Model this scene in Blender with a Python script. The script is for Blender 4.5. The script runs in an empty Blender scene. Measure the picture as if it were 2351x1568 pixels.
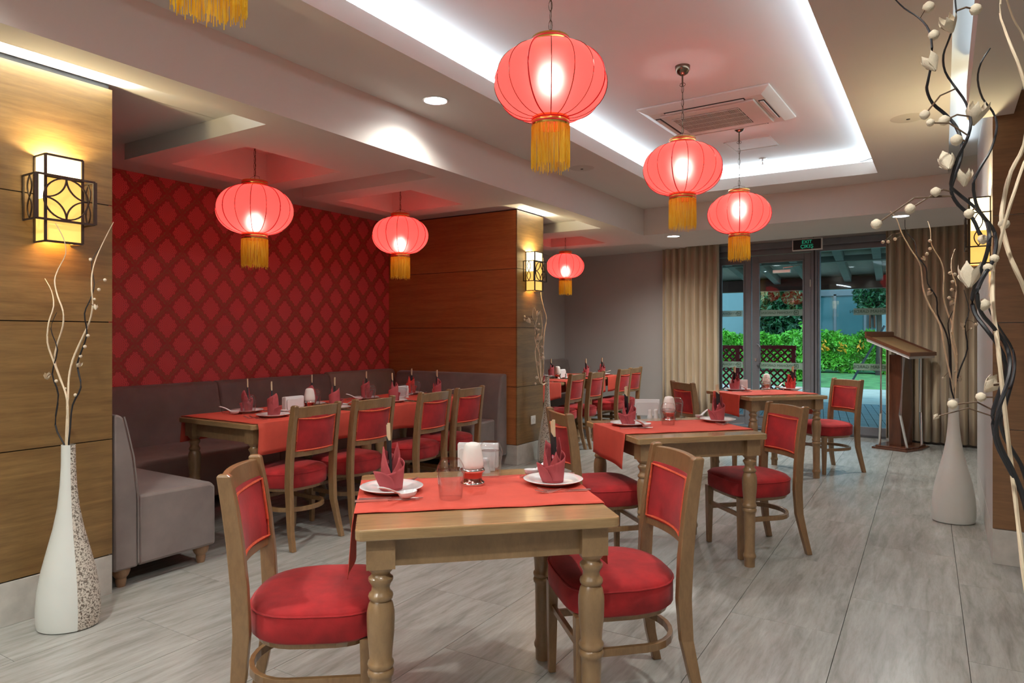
import bpy, math, random
from mathutils import Vector, Matrix
PI = math.pi
R = math.radians
random.seed(7)
sc = bpy.context.scene
col = sc.collection

# ------------------------------------------------------------------ camera
F, CX, HV, HC = 1570.0, 1175.5, 768.0, 1.36
TH = math.atan((2165 - CX) / F)
SN, CS = math.sin(TH), math.cos(TH)
cd = bpy.data.cameras.new('camera')
cam = bpy.data.objects.new('camera', cd)
col.objects.link(cam)
cd.sensor_fit = 'HORIZONTAL'
cd.sensor_width = 36
cd.lens = 36 * F / 2351
cd.shift_y = -(784 - HV) / 2351 * -1 * -1
cam.location = (0, 0, HC)
cam.rotation_euler = (PI / 2, 0, TH)
cd.clip_start = 0.05
sc.camera = cam

# ------------------------------------------------------------------ world, exposure
w = bpy.data.worlds.new('sky'); sc.world = w; w.use_nodes = True
nt = w.node_tree
bg = nt.nodes['Background']
tc = nt.nodes.new('ShaderNodeTexCoord'); sp = nt.nodes.new('ShaderNodeSeparateXYZ')
cr = nt.nodes.new('ShaderNodeValToRGB')
nt.links.new(tc.outputs['Generated'], sp.inputs[0]); nt.links.new(sp.outputs['Z'], cr.inputs[0])
cr.color_ramp.elements[0].color = (0.42, 0.60, 0.72, 1); cr.color_ramp.elements[1].color = (0.20, 0.42, 0.62, 1)
nt.links.new(cr.outputs[0], bg.inputs['Color'])
bg.inputs['Strength'].default_value = 1.35
sc.view_settings.view_transform = 'Standard'
sc.view_settings.look = 'None'
sc.view_settings.exposure = 1.2
sc.view_settings.gamma = 1.0
sc.view_settings.use_curve_mapping = False
cy = sc.cycles
cy.max_bounces = 7; cy.diffuse_bounces = 4; cy.glossy_bounces = 3; cy.transmission_bounces = 5
cy.transparent_max_bounces = 10; cy.caustics_reflective = False; cy.caustics_refractive = False
cy.sample_clamp_indirect = 4.0; cy.sample_clamp_direct = 0
cy.use_denoising = True

def light(name, kind, loc, energy, color, parent=None, **k):
    d = bpy.data.lights.new(name, kind); d.energy = energy; d.color = color
    o = bpy.data.objects.new(name, d); col.objects.link(o); o.location = loc
    for a, v in k.items():
        if a == 'rot': o.rotation_euler = v
        else: setattr(d, a, v)
    if parent: o.parent = parent
    return o

ZS, ZH, ZC, ZR = 2.56, 2.67, 2.88, 3.09
XA, XB, XE, XF = -3.07, -3.27, -2.47, -0.52
WHT = (0.74, 0.90, 1.0)
def strip(x0, x1, y0, y1, z, power, c=WHT, rot=(PI, 0, 0)):
    light('cove_lamp', 'AREA', ((x0 + x1) / 2, (y0 + y1) / 2, z), power, c, rot=rot, shape='RECTANGLE', size=max(x1 - x0, .02), size_y=max(y1 - y0, .02))
# cove strips round the ceiling recess (they lie on the shelf behind the lip and shine up)
strip(XE - .13, XE - .08, -2.0, 7.4, 3.01, 66)
strip(XF + .08, XF + .13, -2.0, 7.4, 3.01, 62)
strip(XE, XF, 7.36, 7.41, 3.01, 16)
strip(XE, XF, -2.1, -2.05, 3.01, 14)
# cove over the wood pillars on the left and the slot by the right pillar
strip(-3.672, -3.655, 0.2, 1.93, 2.638, 14, rot=(0, R(225), 0))
strip(-3.728, -3.712, 6.06, 6.58, 2.645, 2.0, rot=(0, R(225), 0))
strip(0.26, 0.31, 1.5, 4.9, 2.88, 3)
strip(0.10, 0.2, 5.2, 7.0, 2.94, .8)
# recessed downlights: visible ones, ones behind the camera, and added fill spots without fittings
DL = [(-2.785, 3.488, ZC, 38), (-2.78, 8.10, ZS, 72), (-0.36, 7.95, ZS, 50), (-2.785, 0.6, ZC, 66), (-0.21, 0.4, ZC, 64),
      (-1.6, -1.6, ZC, 80), (-0.21, 2.6, ZC, 44), (-2.6, -1.8, ZC, 60), (-2.0, 8.6, ZS, 22), (-0.25, 5.9, ZC, 16),
      (-3.5, 9.0, ZH, 34), (-3.45, 5.0, ZS, 0)]  # rear alcove spot added to brighten the grey wall
for (x, y, z, e) in DL:
    light('downlight_and_fill_lamp', 'SPOT', (x, y, z - .03), e, (0.975, 0.98, 0.915), spot_size=R(150), spot_blend=0.9, shadow_soft_size=0.06)
sun_fill = light('garden_daylight', 'SUN', (0, 20, 12), 1.3, (0.9, 1.0, 1.0), rot=(R(38), R(18), 0), angle=R(20))

# ------------------------------------------------------------------ pixel helpers (measured points of the place)
def ray(u, v):
    a = (u - CX) / F; b = (HV - v) / F
    return (-SN + CS * a, CS + SN * a, b)
def pz(u, v, z=0.0):
    d = ray(u, v); t = (z - HC) / d[2]
    return (d[0] * t, d[1] * t, z)
def pdp(u, v, dep):
    d = ray(u, v)
    return Vector((d[0] * dep, d[1] * dep, HC + d[2] * dep))
BX0, BY0, BROT = -1.5, 10.15, R(-4.4)
def wl(x, y, z=0):            # back-wall frame: x along the wall, y into it
    c, s = math.cos(BROT), math.sin(BROT)
    return (BX0 + x * c - y * s, BY0 + x * s + y * c, z)
def bx(u, off=0.0):           # wall x of a picture column
    d = ray(u, 768); c, s = math.cos(BROT), math.sin(BROT)
    ox, oy = BX0 - off * s, BY0 + off * c
    # d*t = o + k*(c,s)
    det = d[0] * -s - d[1] * -c
    t = (ox * -s - oy * -c) / det
    return (d[0] * t - ox) * c + (d[1] * t - oy) * s
def bz(u, v, off=0.0):
    x = bx(u, off); p = wl(x, off)
    dep = -SN * p[0] + CS * p[1]
    return HC + (HV - v) * dep / F

# ------------------------------------------------------------------ materials
def nmat(name):
    m = bpy.data.materials.new(name); m.use_nodes = True
    n = m.node_tree; b = n.nodes['Principled BSDF']
    return m, n, b
def L(n, a, b): n.links.new(a, b)
def N(n, t, **k):
    x = n.nodes.new(t)
    for a, v in k.items(): setattr(x, a, v)
    return x
def ramp(n, fac, stops):
    r = N(n, 'ShaderNodeValToRGB')
    el = r.color_ramp.elements
    while len(el) < len(stops): el.new(0.5)
    for e, (p, c) in zip(el, stops): e.position = p; e.color = (*c, 1)
    L(n, fac, r.inputs[0]); return r.outputs[0]
def coords(n, kind='Object', scale=(1, 1, 1), rot=(0, 0, 0)):
    if kind == 'World':
        g = N(n, 'ShaderNodeNewGeometry').outputs['Position']
    else: g = N(n, 'ShaderNodeTexCoord').outputs[kind]
    m = N(n, 'ShaderNodeMapping'); m.inputs['Scale'].default_value = scale; m.inputs['Rotation'].default_value = rot
    L(n, g, m.inputs[0]); return m.outputs[0]
def noise(n, vec, sc_, det=4, rough=.55, dist=0):
    x = N(n, 'ShaderNodeTexNoise'); L(n, vec, x.inputs['Vector'])
    x.inputs['Scale'].default_value = sc_; x.inputs['Detail'].default_value = det
    x.inputs['Roughness'].default_value = rough; x.inputs['Distortion'].default_value = dist
    return x.outputs[0]
def bump(n, b, h, st=.2, d=.01):
    x = N(n, 'ShaderNodeBump'); x.inputs['Strength'].default_value = st; x.inputs['Distance'].default_value = d
    L(n, h, x.inputs['Height']); L(n, x.outputs[0], b.inputs['Normal'])
def mix(c, k): return tuple(max(0, min(1, v * k)) for v in c)
def plain(name, c, rough=.5, metal=0, var=.08, sc_=6, bmp=0, kind='Object', sheen=0, spec=None, scale=(1, 1, 1), coat=0):
    m, n, b = nmat(name)
    v = coords(n, kind, scale); f = noise(n, v, sc_)
    L(n, ramp(n, f, [(.3, mix(c, 1 - var)), (.7, mix(c, 1 + var))]), b.inputs['Base Color'])
    b.inputs['Roughness'].default_value = rough; b.inputs['Metallic'].default_value = metal
    if sheen:
        b.inputs['Sheen Weight'].default_value = sheen; b.inputs['Sheen Roughness'].default_value = .4
    if spec is not None: b.inputs['Specular IOR Level'].default_value = spec
    if coat: b.inputs['Coat Weight'].default_value = coat; b.inputs['Coat Roughness'].default_value = .15
    if bmp: bump(n, b, noise(n, v, sc_ * 12), bmp, .003)
    return m
def wood(name, c0, c1, scale=(2, 22, 22), rough=.35, kind='Object', coat=0, bmp=.1):
    m, n, b = nmat(name)
    v = coords(n, kind, scale)
    f = noise(n, v, 1.6, 7, .65, .6)
    base = ramp(n, f, [(.25, c0), (.5, mix(c0, .5) if 0 else tuple((a + d) / 2 for a, d in zip(c0, c1))), (.75, c1)])
    f2 = noise(n, coords(n, kind, tuple(s * 6 for s in scale)), 1.5, 3, .7)
    mx = N(n, 'ShaderNodeMix', data_type='RGBA', blend_type='MULTIPLY'); mx.inputs[0].default_value = .35
    L(n, base, mx.inputs[6]); L(n, ramp(n, f2, [(.35, (.55, .55, .55)), (.6, (1, 1, 1))]), mx.inputs[7])
    L(n, mx.outputs[2], b.inputs['Base Color'])
    b.inputs['Roughness'].default_value = rough
    if coat: b.inputs['Coat Weight'].default_value = coat; b.inputs['Coat Roughness'].default_value = .12
    if bmp: bump(n, b, f2, bmp, .002)
    return m
M = {}
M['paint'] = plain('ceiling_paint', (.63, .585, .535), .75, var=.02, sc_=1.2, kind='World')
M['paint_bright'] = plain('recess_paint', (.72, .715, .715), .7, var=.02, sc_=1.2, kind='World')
M['wallgrey'] = plain('grey_wall_paint', (.47, .445, .42), .55, var=.04, sc_=1.0, kind='World')
M['panel'] = wood('oak_veneer_panel', (.135, .070, .021), (.265, .155, .053), (1.1, 1.1, 16), .42, 'World', bmp=.12)
M['panel_red'] = wood('cherry_veneer_panel', (.31, .10, .028), (.47, .175, .052), (1.1, 1.1, 16), .42, 'World', bmp=.1)
M['panel_dark'] = wood('walnut_veneer_panel', (.17, .085, .035), (.27, .14, .06), (1.1, 1.1, 16), .42, 'World', bmp=.1)
M['joint'] = plain('dark_joint', (.015, .012, .01), .8)
M['beech'] = wood('beech_table_wood', (.235, .140, .064), (.325, .200, .098), (5, 5, 2.5), .32, coat=.25, bmp=.05)
M['beech_top'] = wood('beech_table_top', (.30, .18, .08), (.42, .27, .125), (1.3, 12, 12), .24, coat=.5, bmp=.04)
M['chairwood'] = wood('walnut_stained_chair_wood', (.21, .115, .048), (.30, .172, .078), (8, 8, 2.5), .30, coat=.3, bmp=.04)
M['red_suede'] = plain('red_suede', (.335, .010, .012), .85, var=.32, sc_=9, bmp=.15, sheen=.12)
M['cord'] = plain('orange_red_cord', (.60, .085, .03), .7, var=.2, sc_=90)
M['runner'] = plain('red_cotton_runner', (.53, .062, .035), .8, var=.06, sc_=14, bmp=.1)
M['napkin'] = plain('rose_red_napkin', (.37, .058, .065), .85, var=.08, sc_=30, bmp=.1)
M['napkin2'] = plain('bright_red_napkin', (.52, .03, .02), .85, var=.08, sc_=30, bmp=.1)
M['porcelain'] = plain('white_porcelain', (.72, .72, .72), .12, var=.01)
M['paperwhite'] = plain('white_paper', (.78, .78, .78), .8, var=.02)
M['steel'] = plain('polished_steel', (.88, .87, .85), .28, 1, var=.05)
M['chrome'] = plain('chrome', (.85, .85, .85), .08, 1, var=.02)
M['redglass'] = plain('red_chrome_band', (.50, .20, .17), .14, 1, var=.1)
M['black'] = plain('black_paper', (.014, .014, .016), .55)
M['sleeve_red'] = plain('pink_badge', (.62, .05, .10), .5)
M['chop'] = plain('pale_chopstick_wood', (.62, .48, .30), .6)
M['suede'] = plain('taupe_suede', (.185, .148, .133), .8, var=.16, sc_=5, bmp=.12, sheen=.35)
M['suede_mid'] = plain('brown_suede', (.17, .115, .098), .8, var=.12, sc_=5, bmp=.12, sheen=.2)
M['footwood'] = wood('turned_foot_wood', (.22, .12, .06), (.33, .19, .10), (8, 8, 3), .4)
M['bronze'] = plain('dark_bronze', (.045, .030, .022), .4, .6, var=.2, sc_=30)
M['brass'] = plain('brass_band', (.75, .50, .12), .22, .9, var=.1, sc_=40)
M['redband'] = plain('red_band', (.50, .02, .02), .4)
M['chain'] = plain('aged_chain_metal', (.10, .075, .05), .4, .8)
M['canopy'] = plain('antique_bronze_cup', (.16, .12, .085), .2, .95)
M['alu'] = plain('grey_aluminium', (.185, .19, .21), .4, .3, var=.05)
M['blackgap'] = plain('black_gasket', (.01, .01, .012), .6)
M['stoneb'] = plain('limestone_base', (.50, .475, .43), .5, var=.12, sc_=14, kind='World', bmp=.1)
M['white_plastic'] = plain('white_plastic', (.66, .64, .61), .4, var=.02)
M['spk'] = plain('beige_speaker_cover', (.50, .455, .40), .6, var=.02)
M['darkslot'] = plain('dark_slot', (.03, .028, .025), .7)
M['vase'] = plain('white_glazed_ceramic', (.69, .71, .67), .3, var=.03, sc_=3)
M['stem_white'] = plain('bleached_willow', (.76, .62, .44), .6, var=.15, sc_=20)
M['stem_black'] = plain('black_willow', (.010, .011, .014), .5, var=.2, sc_=20)
M['twig'] = plain('brown_twig', (.12, .07, .04), .7)
M['bud'] = plain('cream_bud', (.68, .58, .44), .9, var=.12, sc_=60, bmp=.4)
M['mahogany'] = wood('mahogany', (.075, .022, .010), (.12, .038, .016), (10, 10, 1.5), .25, coat=.3)
M['lect_edge'] = plain('lectern_edge_wood', (.13, .045, .02), .35)
M['lect_top'] = wood('lectern_top_oak', (.33, .19, .085), (.42, .26, .12), (2, 16, 16), .35)
M['deckm'] = plain('teal_grey_deck_board', (.10, .145, .155), .55, var=.25, sc_=4)
M['gravel'] = plain('sandy_path', (.47, .40, .33), .9, var=.12, sc_=3, kind='World')
M['lawn'] = plain('mown_grass', (.10, .22, .06), .9, var=.45, sc_=2.5, kind='World', bmp=.5)
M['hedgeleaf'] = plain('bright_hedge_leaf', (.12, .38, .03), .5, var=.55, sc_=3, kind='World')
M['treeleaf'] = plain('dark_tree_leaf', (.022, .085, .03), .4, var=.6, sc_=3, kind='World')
M['flower'] = plain('orange_flower', (.75, .32, .02), .6)
M['facade'] = plain('pale_blue_facade', (.19, .27, .30), .8, var=.03, kind='World')
M['pergola'] = plain('grey_green_timber', (.17, .18, .145), .6, var=.15)
M['pergbeam'] = plain('dark_red_timber', (.085, .022, .010), .6, var=.15)
M['perslat'] = plain('weathered_slat', (.56, .48, .36), .6, var=.25, sc_=3)
M['lattice'] = plain('dark_red_lattice', (.30, .006, .008), .6)
M['bark'] = plain('bark', (.06, .04, .03), .9)
M['outletw'] = plain('outlet_white', (.7, .7, .66), .4)

def mk_floor():
    m, n, b = nmat('travertine_tile')
    oi = N(n, 'ShaderNodeObjectInfo')
    g = N(n, 'ShaderNodeNewGeometry').outputs['Position']
    ad = N(n, 'ShaderNodeVectorMath', operation='MULTIPLY_ADD')
    L(n, oi.outputs['Random'], ad.inputs[0]); ad.inputs[1].default_value = (37, 19, 5); L(n, g, ad.inputs[2])
    mp = N(n, 'ShaderNodeMapping'); mp.inputs['Scale'].default_value = (9, 1.1, 1); L(n, ad.outputs[0], mp.inputs[0])
    f = noise(n, mp.outputs[0], 2.2, 8, .62, .5)
    c1 = ramp(n, f, [(.25, (.215, .205, .185)), (.48, (.325, .322, .298)), (.72, (.415, .412, .385))])
    f2 = noise(n, mp.outputs[0], 11, 5, .7)
    mx = N(n, 'ShaderNodeMix', data_type='RGBA', blend_type='MULTIPLY'); mx.inputs[0].default_value = .25
    L(n, c1, mx.inputs[6]); L(n, ramp(n, f2, [(.38, (.6, .6, .6)), (.55, (1, 1, 1))]), mx.inputs[7])
    L(n, mx.outputs[2], b.inputs['Base Color'])
    b.inputs['Roughness'].default_value = .27; b.inputs['Specular IOR Level'].default_value = .5
    bump(n, b, f2, .06, .002)
    return m
M['tile'] = mk_floor()

def mk_paper():
    m, n, b = nmat('damask_wallpaper')
    g = N(n, 'ShaderNodeNewGeometry').outputs['Position']
    s = N(n, 'ShaderNodeSeparateXYZ'); L(n, g, s.inputs[0])
    def mth(op, a, b_=None, c=None):
        x = N(n, 'ShaderNodeMath', operation=op)
        for i, q in enumerate((a, b_, c)):
            if q is None: continue
            if isinstance(q, (int, float)): x.inputs[i].default_value = q
            else: L(n, q, x.inputs[i])
        return x.outputs[0]
    P, Q = .27, .3145
    u = mth('MULTIPLY', mth('SUBTRACT', s.outputs['Y'], 3.185), 1 / P); v = mth('MULTIPLY', mth('SUBTRACT', s.outputs['Z'], 2.23), 1 / Q)
    def cs(x, k=1.0, op='COSINE'): return mth(op, mth('MULTIPLY', x, 2 * PI * k))
    up = mth('ABSOLUTE', mth('SUBTRACT', mth('FRACT', mth('ADD', u, 20.5)), .5))
    vp = mth('SUBTRACT', mth('FRACT', mth('ADD', v, 20.5)), .5)
    vq = mth('SUBTRACT', mth('FRACT', mth('ADD', v, 20)), .5)
    uq = mth('SUBTRACT', .5, up)
    og = mth('SUBTRACT', up, mth('ADD', .25, mth('MULTIPLY', cs(vp), .25)))
    sel = mth('LESS_THAN', og, 0)
    lu = mth('ADD', mth('MULTIPLY', up, sel), mth('MULTIPLY', uq, mth('SUBTRACT', 1, sel)))
    lv = mth('ADD', mth('MULTIPLY', vp, sel), mth('MULTIPLY', vq, mth('SUBTRACT', 1, sel)))
    lw = mth('ADD', lv, .03)
    rad = mth('SQRT', mth('ADD', mth('POWER', mth('MULTIPLY', lu, .56), 2), mth('POWER', mth('MULTIPLY', lw, .78), 2)))
    ang = mth('ARCTAN2', mth('MULTIPLY', lw, .78), lu)
    scal = mth('MULTIPLY', mth('COSINE', mth('MULTIPLY', ang, 14)), .012)
    pt = mth('MULTIPLY', mth('POWER', mth('ABSOLUTE', mth('SINE', ang)), 7), .085)
    edge = mth('ADD', mth('ADD', .168, scal), pt)
    med = mth('LESS_THAN', rad, edge)
    holes = mth('MULTIPLY', mth('SINE', mth('MULTIPLY', rad, 170)), mth('COSINE', mth('MULTIPLY', ang, 12)))
    lace = mth('GREATER_THAN', holes, .22)
    medf = mth('MULTIPLY', med, mth('SUBTRACT', 1, mth('MULTIPLY', lace, .6)))
    dist = mth('ABSOLUTE', og)
    curl = mth('MULTIPLY', mth('SINE', mth('MULTIPLY', lu, 34)), mth('COSINE', mth('MULTIPLY', lv, 40)))
    thin = mth('LESS_THAN', dist, .016)
    scroll = mth('MULTIPLY', mth('LESS_THAN', mth('ADD', dist, mth('MULTIPLY', curl, .12)), .058), mth('GREATER_THAN', dist, .03))
    vin = mth('MULTIPLY', mth('MAXIMUM', mth('MULTIPLY', thin, .3), scroll), mth('SUBTRACT', 1, med))
    m1 = N(n, 'ShaderNodeMix', data_type='RGBA'); L(n, vin, m1.inputs[0])
    m1.inputs[6].default_value = (.36, .021, .018, 1); m1.inputs[7].default_value = (.33, .075, .034, 1)
    m2 = N(n, 'ShaderNodeMix', data_type='RGBA'); L(n, medf, m2.inputs[0]); L(n, m1.outputs[2], m2.inputs[6])
    m2.inputs[7].default_value = (.70, .072, .072, 1)
    L(n, m2.outputs[2], b.inputs['Base Color']); b.inputs['Roughness'].default_value = .6
    return m
M['damask'] = mk_paper()

def emis(name, c, st):
    m, n, b = nmat(name)
    b.inputs['Base Color'].default_value = (*c, 1); b.inputs['Emission Color'].default_value = (*c, 1)
    b.inputs['Emission Strength'].default_value = st; return m
M['lens'] = emis('lit_downlight_lens', (.92, .97, 1), 14)
M['bulb'] = emis('lit_bulb', (1, .93, .88), 25)
M['shade_hi'] = emis('lit_sconce_paper', (1, .80, .40), 2.6)
M['shade_lo'] = emis('dim_lit_sconce_paper', (1, .60, .14), .42)  # lower panes glow weaker and yellower: the bulb's falloff put into the material
M['exitgreen'] = emis('exit_letter_green', (.01, .20, .11), .5)
M['outlamp'] = emis('far_lamp', (1, .8, .5), 3)

def mk_shell():
    m = bpy.data.materials.new('red_lantern_silk'); m.use_nodes = True
    n = m.node_tree; out = n.nodes['Material Output']; n.nodes.remove(n.nodes['Principled BSDF'])
    tr = N(n, 'ShaderNodeBsdfTranslucent'); tr.inputs[0].default_value = (.95, .11, .09, 1)
    df = N(n, 'ShaderNodeBsdfDiffuse'); df.inputs[0].default_value = (.75, .08, .06, 1)
    rf = N(n, 'ShaderNodeBsdfRefraction'); rf.inputs[0].default_value = (1, .42, .38, 1); rf.inputs['Roughness'].default_value = .72; rf.inputs['IOR'].default_value = 1.25
    em = N(n, 'ShaderNodeEmission'); em.inputs[0].default_value = (1, .048, .045, 1); em.inputs[1].default_value = .50
    a = N(n, 'ShaderNodeMixShader'); a.inputs[0].default_value = .25; L(n, tr.outputs[0], a.inputs[1]); L(n, df.outputs[0], a.inputs[2])
    c = N(n, 'ShaderNodeMixShader'); c.inputs[0].default_value = .20; L(n, a.outputs[0], c.inputs[1]); L(n, rf.outputs[0], c.inputs[2])
    d = N(n, 'ShaderNodeAddShader'); L(n, c.outputs[0], d.inputs[0]); L(n, em.outputs[0], d.inputs[1])
    L(n, d.outputs[0], out.inputs[0]); return m
M['silk'] = mk_shell()
def mk_glass(name, tint=(1, 1, 1), gl=.10, rough=.02):
    m = bpy.data.materials.new(name); m.use_nodes = True
    n = m.node_tree; out = n.nodes['Material Output']; n.nodes.remove(n.nodes['Principled BSDF'])
    tp = N(n, 'ShaderNodeBsdfTransparent'); tp.inputs[0].default_value = (*tint, 1)
    g = N(n, 'ShaderNodeBsdfGlossy'); g.inputs['Roughness'].default_value = rough
    lw = N(n, 'ShaderNodeLayerWeight'); lw.inputs[0].default_value = .5
    pw = N(n, 'ShaderNodeMath', operation='POWER'); L(n, lw.outputs['Facing'], pw.inputs[0]); pw.inputs[1].default_value = 3.0
    fr = N(n, 'ShaderNodeMath', operation='MULTIPLY_ADD'); L(n, pw.outputs[0], fr.inputs[0]); fr.inputs[1].default_value = .75 if gl > .05 else .3; fr.inputs[2].default_value = .045 if gl > .05 else .02
    x = N(n, 'ShaderNodeMixShader'); L(n, fr.outputs[0], x.inputs[0])
    L(n, tp.outputs[0], x.inputs[1]); L(n, g.outputs[0], x.inputs[2]); L(n, x.outputs[0], out.inputs[0])
    return m
M['tumbler'] = mk_glass('clear_tumbler_glass', (.96, .965, .97), .1)
M['pane'] = mk_glass('door_glass', (.80, .93, .95), .03)
M['decal'] = None
def mk_decal():
    m = bpy.data.materials.new('frosted_green_band'); m.use_nodes = True
    n = m.node_tree; out = n.nodes['Material Output']; b = n.nodes['Principled BSDF']
    b.inputs['Base Color'].default_value = (.40, .55, .47, 1); b.inputs['Roughness'].default_value = .8
    b.inputs['Alpha'].default_value = .62
    return m
M['decal'] = mk_decal()
M['decaltext'] = plain('band_letter_green', (.05, .10, .06), .8)
M['window_glass'] = plain('far_window_glass', (.045, .12, .14), .08, var=.2, sc_=.4)
def mk_frost():
    m, n, b = nmat('frosted_white_glass')
    b.inputs['Base Color'].default_value = (.82, .80, .75, 1); b.inputs['Roughness'].default_value = .45
    b.inputs['Subsurface Weight'].default_value = 0
    L(n, ramp(n, noise(n, coords(n), 5), [(.3, (.76, .74, .69)), (.7, (.84, .82, .78))]), b.inputs['Base Color'])
    return m
M['frost'] = mk_frost()
def mk_speck():
    m, n, b = nmat('speckled_ceramic')
    v = coords(n)
    f = noise(n, v, 130, 2, .6)
    L(n, ramp(n, f, [(.42, (.14, .11, .085)), (.52, (.60, .55, .47))]), b.inputs['Base Color']); b.inputs['Roughness'].default_value = .8
    bump(n, b, f, .6, .004); return m
M['speck'] = mk_speck()
def mk_fringe():
    m = bpy.data.materials.new('golden_fringe'); m.use_nodes = True
    n = m.node_tree; out = n.nodes['Material Output']; n.nodes.remove(n.nodes['Principled BSDF'])
    c = ramp(n, noise(n, coords(n, 'Object', (1, 1, .1)), 90), [(.35, (.85, .55, .04)), (.65, (1.0, .86, .14))])
    d = N(n, 'ShaderNodeBsdfDiffuse'); tr = N(n, 'ShaderNodeBsdfTranslucent'); L(n, c, d.inputs[0]); L(n, c, tr.inputs[0])
    x = N(n, 'ShaderNodeMixShader'); x.inputs[0].default_value = .5; L(n, d.outputs[0], x.inputs[1]); L(n, tr.outputs[0], x.inputs[2]); L(n, x.outputs[0], out.inputs[0])
    return m
M['fringe'] = mk_fringe()
def mk_curtain():
    m, n, b = nmat('beige_curtain_fabric')
    f = noise(n, coords(n, 'World', (3, 3, .6)), 3, 4)
    L(n, ramp(n, f, [(.3, (.50, .385, .25)), (.7, (.60, .475, .325))]), b.inputs['Base Color'])
    b.inputs['Roughness'].default_value = .6; b.inputs['Sheen Weight'].default_value = .4
    return m
M['curtain'] = mk_curtain()

# ------------------------------------------------------------------ mesh helpers
class MB:
    def __init__(s): s.v = []; s.f = []
    def add(s, vs, fs):
        o = len(s.v); s.v += [tuple(v) for v in vs]; s.f += [tuple(i + o for i in f) for f in fs]; return s
    def box(s, x0, x1, y0, y1, z0, z1):
        return s.add([(x0, y0, z0), (x1, y0, z0), (x1, y1, z0), (x0, y1, z0), (x0, y0, z1), (x1, y0, z1), (x1, y1, z1), (x0, y1, z1)],
                     [(0, 3, 2, 1), (4, 5, 6, 7), (0, 1, 5, 4), (1, 2, 6, 5), (2, 3, 7, 6), (3, 0, 4, 7)])
    def obox(s, c, a, hx, hy, z0, z1):      # rotated box, centre c, angle a
        ca, sa = math.cos(a), math.sin(a)
        q = [(c[0] + x * ca - y * sa, c[1] + x * sa + y * ca) for x, y in ((-hx, -hy), (hx, -hy), (hx, hy), (-hx, hy))]
        return s.prism(q, z0, z1)
    def prism(s, q, z0, z1):
        n = len(q)
        return s.add([(x, y, z0) for x, y in q] + [(x, y, z1) for x, y in q],
                     [tuple(range(n - 1, -1, -1)), tuple(range(n, 2 * n))] + [(i, (i + 1) % n, n + (i + 1) % n, n + i) for i in range(n)])
    def loft(s, rings, cap=(True, True), close=True):
        n = len(rings[0]); vs = [p for r in rings for p in r]; fs = []
        for k in range(len(rings) - 1):
            for i in range(n if close else n - 1):
                j = (i + 1) % n; fs.append((k * n + i, k * n + j, (k + 1) * n + j, (k + 1) * n + i))
        if cap[0]: fs.append(tuple(range(n - 1, -1, -1)))
        if cap[1]: fs.append(tuple((len(rings) - 1) * n + i for i in range(n)))
        return s.add(vs, fs)
    def lathe(s, prof, n=24, c=(0, 0, 0), ax=1, ay=1, a0=0, a1=2 * PI, cap=(True, True), mod=None):
        full = abs(a1 - a0 - 2 * PI) < 1e-6; m = n if full else n + 1
        rings = []
        for r, z in prof:
            ring = []
            for i in range(m):
                a = a0 + (a1 - a0) * i / n; rr = r * (mod(a, z) if mod else 1)
                ring.append((c[0] + rr * math.cos(a) * ax, c[1] + rr * math.sin(a) * ay, c[2] + z))
            rings.append(ring)
        return s.loft(rings, cap if full else (False, False), full)
    def sweep(s, path, sect, up=(0, 0, 1), closed=False, cap=True, scales=None):
        P = [Vector(p) for p in path]; n = len(P); up = Vector(up); rings = []
        for i in range(n):
            if closed: t = P[(i + 1) % n] - P[i - 1]
            else: t = P[min(i + 1, n - 1)] - P[max(i - 1, 0)]
            t.normalize(); side = t.cross(up)
            if side.length < 1e-4: side = t.cross(Vector((1, 0, 0)))
            side.normalize(); u2 = side.cross(t); k = scales[i] if scales else 1
            rings.append([tuple(P[i] + side * a * k + u2 * b * k) for a, b in sect])
        if closed: rings.append(rings[0])
        return s.loft(rings, (cap and not closed,) * 2)
    def tube(s, path, r, n=6, closed=False):
        rs = r if isinstance(r, (list, tuple)) else None
        sect = [(math.cos(2 * PI * i / n), math.sin(2 * PI * i / n)) for i in range(n)]
        return s.sweep(path, sect, closed=closed, scales=rs or [r] * len(path), up=(0.013, 0.031, 1))
    def sphere(s, c, r, n=10, m=7, sz=1):
        prof = [(r * math.sin(PI * i / m) + 1e-5, -r * sz * math.cos(PI * i / m)) for i in range(m + 1)]
        return s.lathe(prof, n, c)
    def xf(s, loc=(0, 0, 0), rot=0):
        c, q = math.cos(rot), math.sin(rot)
        s.v = [(loc[0] + x * c - y * q, loc[1] + x * q + y * c, loc[2] + z) for x, y, z in s.v]; return s
    def mat(s, mtx):
        s.v = [tuple(mtx @ Vector(v)) for v in s.v]; return s
def rect(hw, hh): return [(-hw, -hh), (hw, -hh), (hw, hh), (-hw, hh)]
def obj(name, mb, m, parent=None, smooth=False, bev=0, loc=None, rotz=0, kind=None):
    me = bpy.data.meshes.new(name); me.from_pydata(mb.v, [], mb.f)
    if smooth: me.polygons.foreach_set('use_smooth', [True] * len(me.polygons))
    me.materials.append(m); me.update()
    o = bpy.data.objects.new(name, me); col.objects.link(o)
    if parent: o.parent = parent
    if loc: o.location = loc
    o.rotation_euler = (0, 0, rotz)
    if smooth:
        try: me.set_sharp_from_angle(angle=R(45))
        except Exception: pass
    if bev:
        b = o.modifiers.new('bevel', 'BEVEL'); b.width = bev; b.segments = 2; b.limit_method = 'ANGLE'; b.angle_limit = R(40)
    if kind: o['kind'] = kind
    return o
def struct(name, mb, m, **k): return obj(name, mb, m, kind='structure', **k)
def sempty(name, loc=(0, 0, 0)):
    o = bpy.data.objects.new(name, None); col.objects.link(o); o.location = loc; o['kind'] = 'structure'; o.empty_display_size = .1; return o
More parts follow.
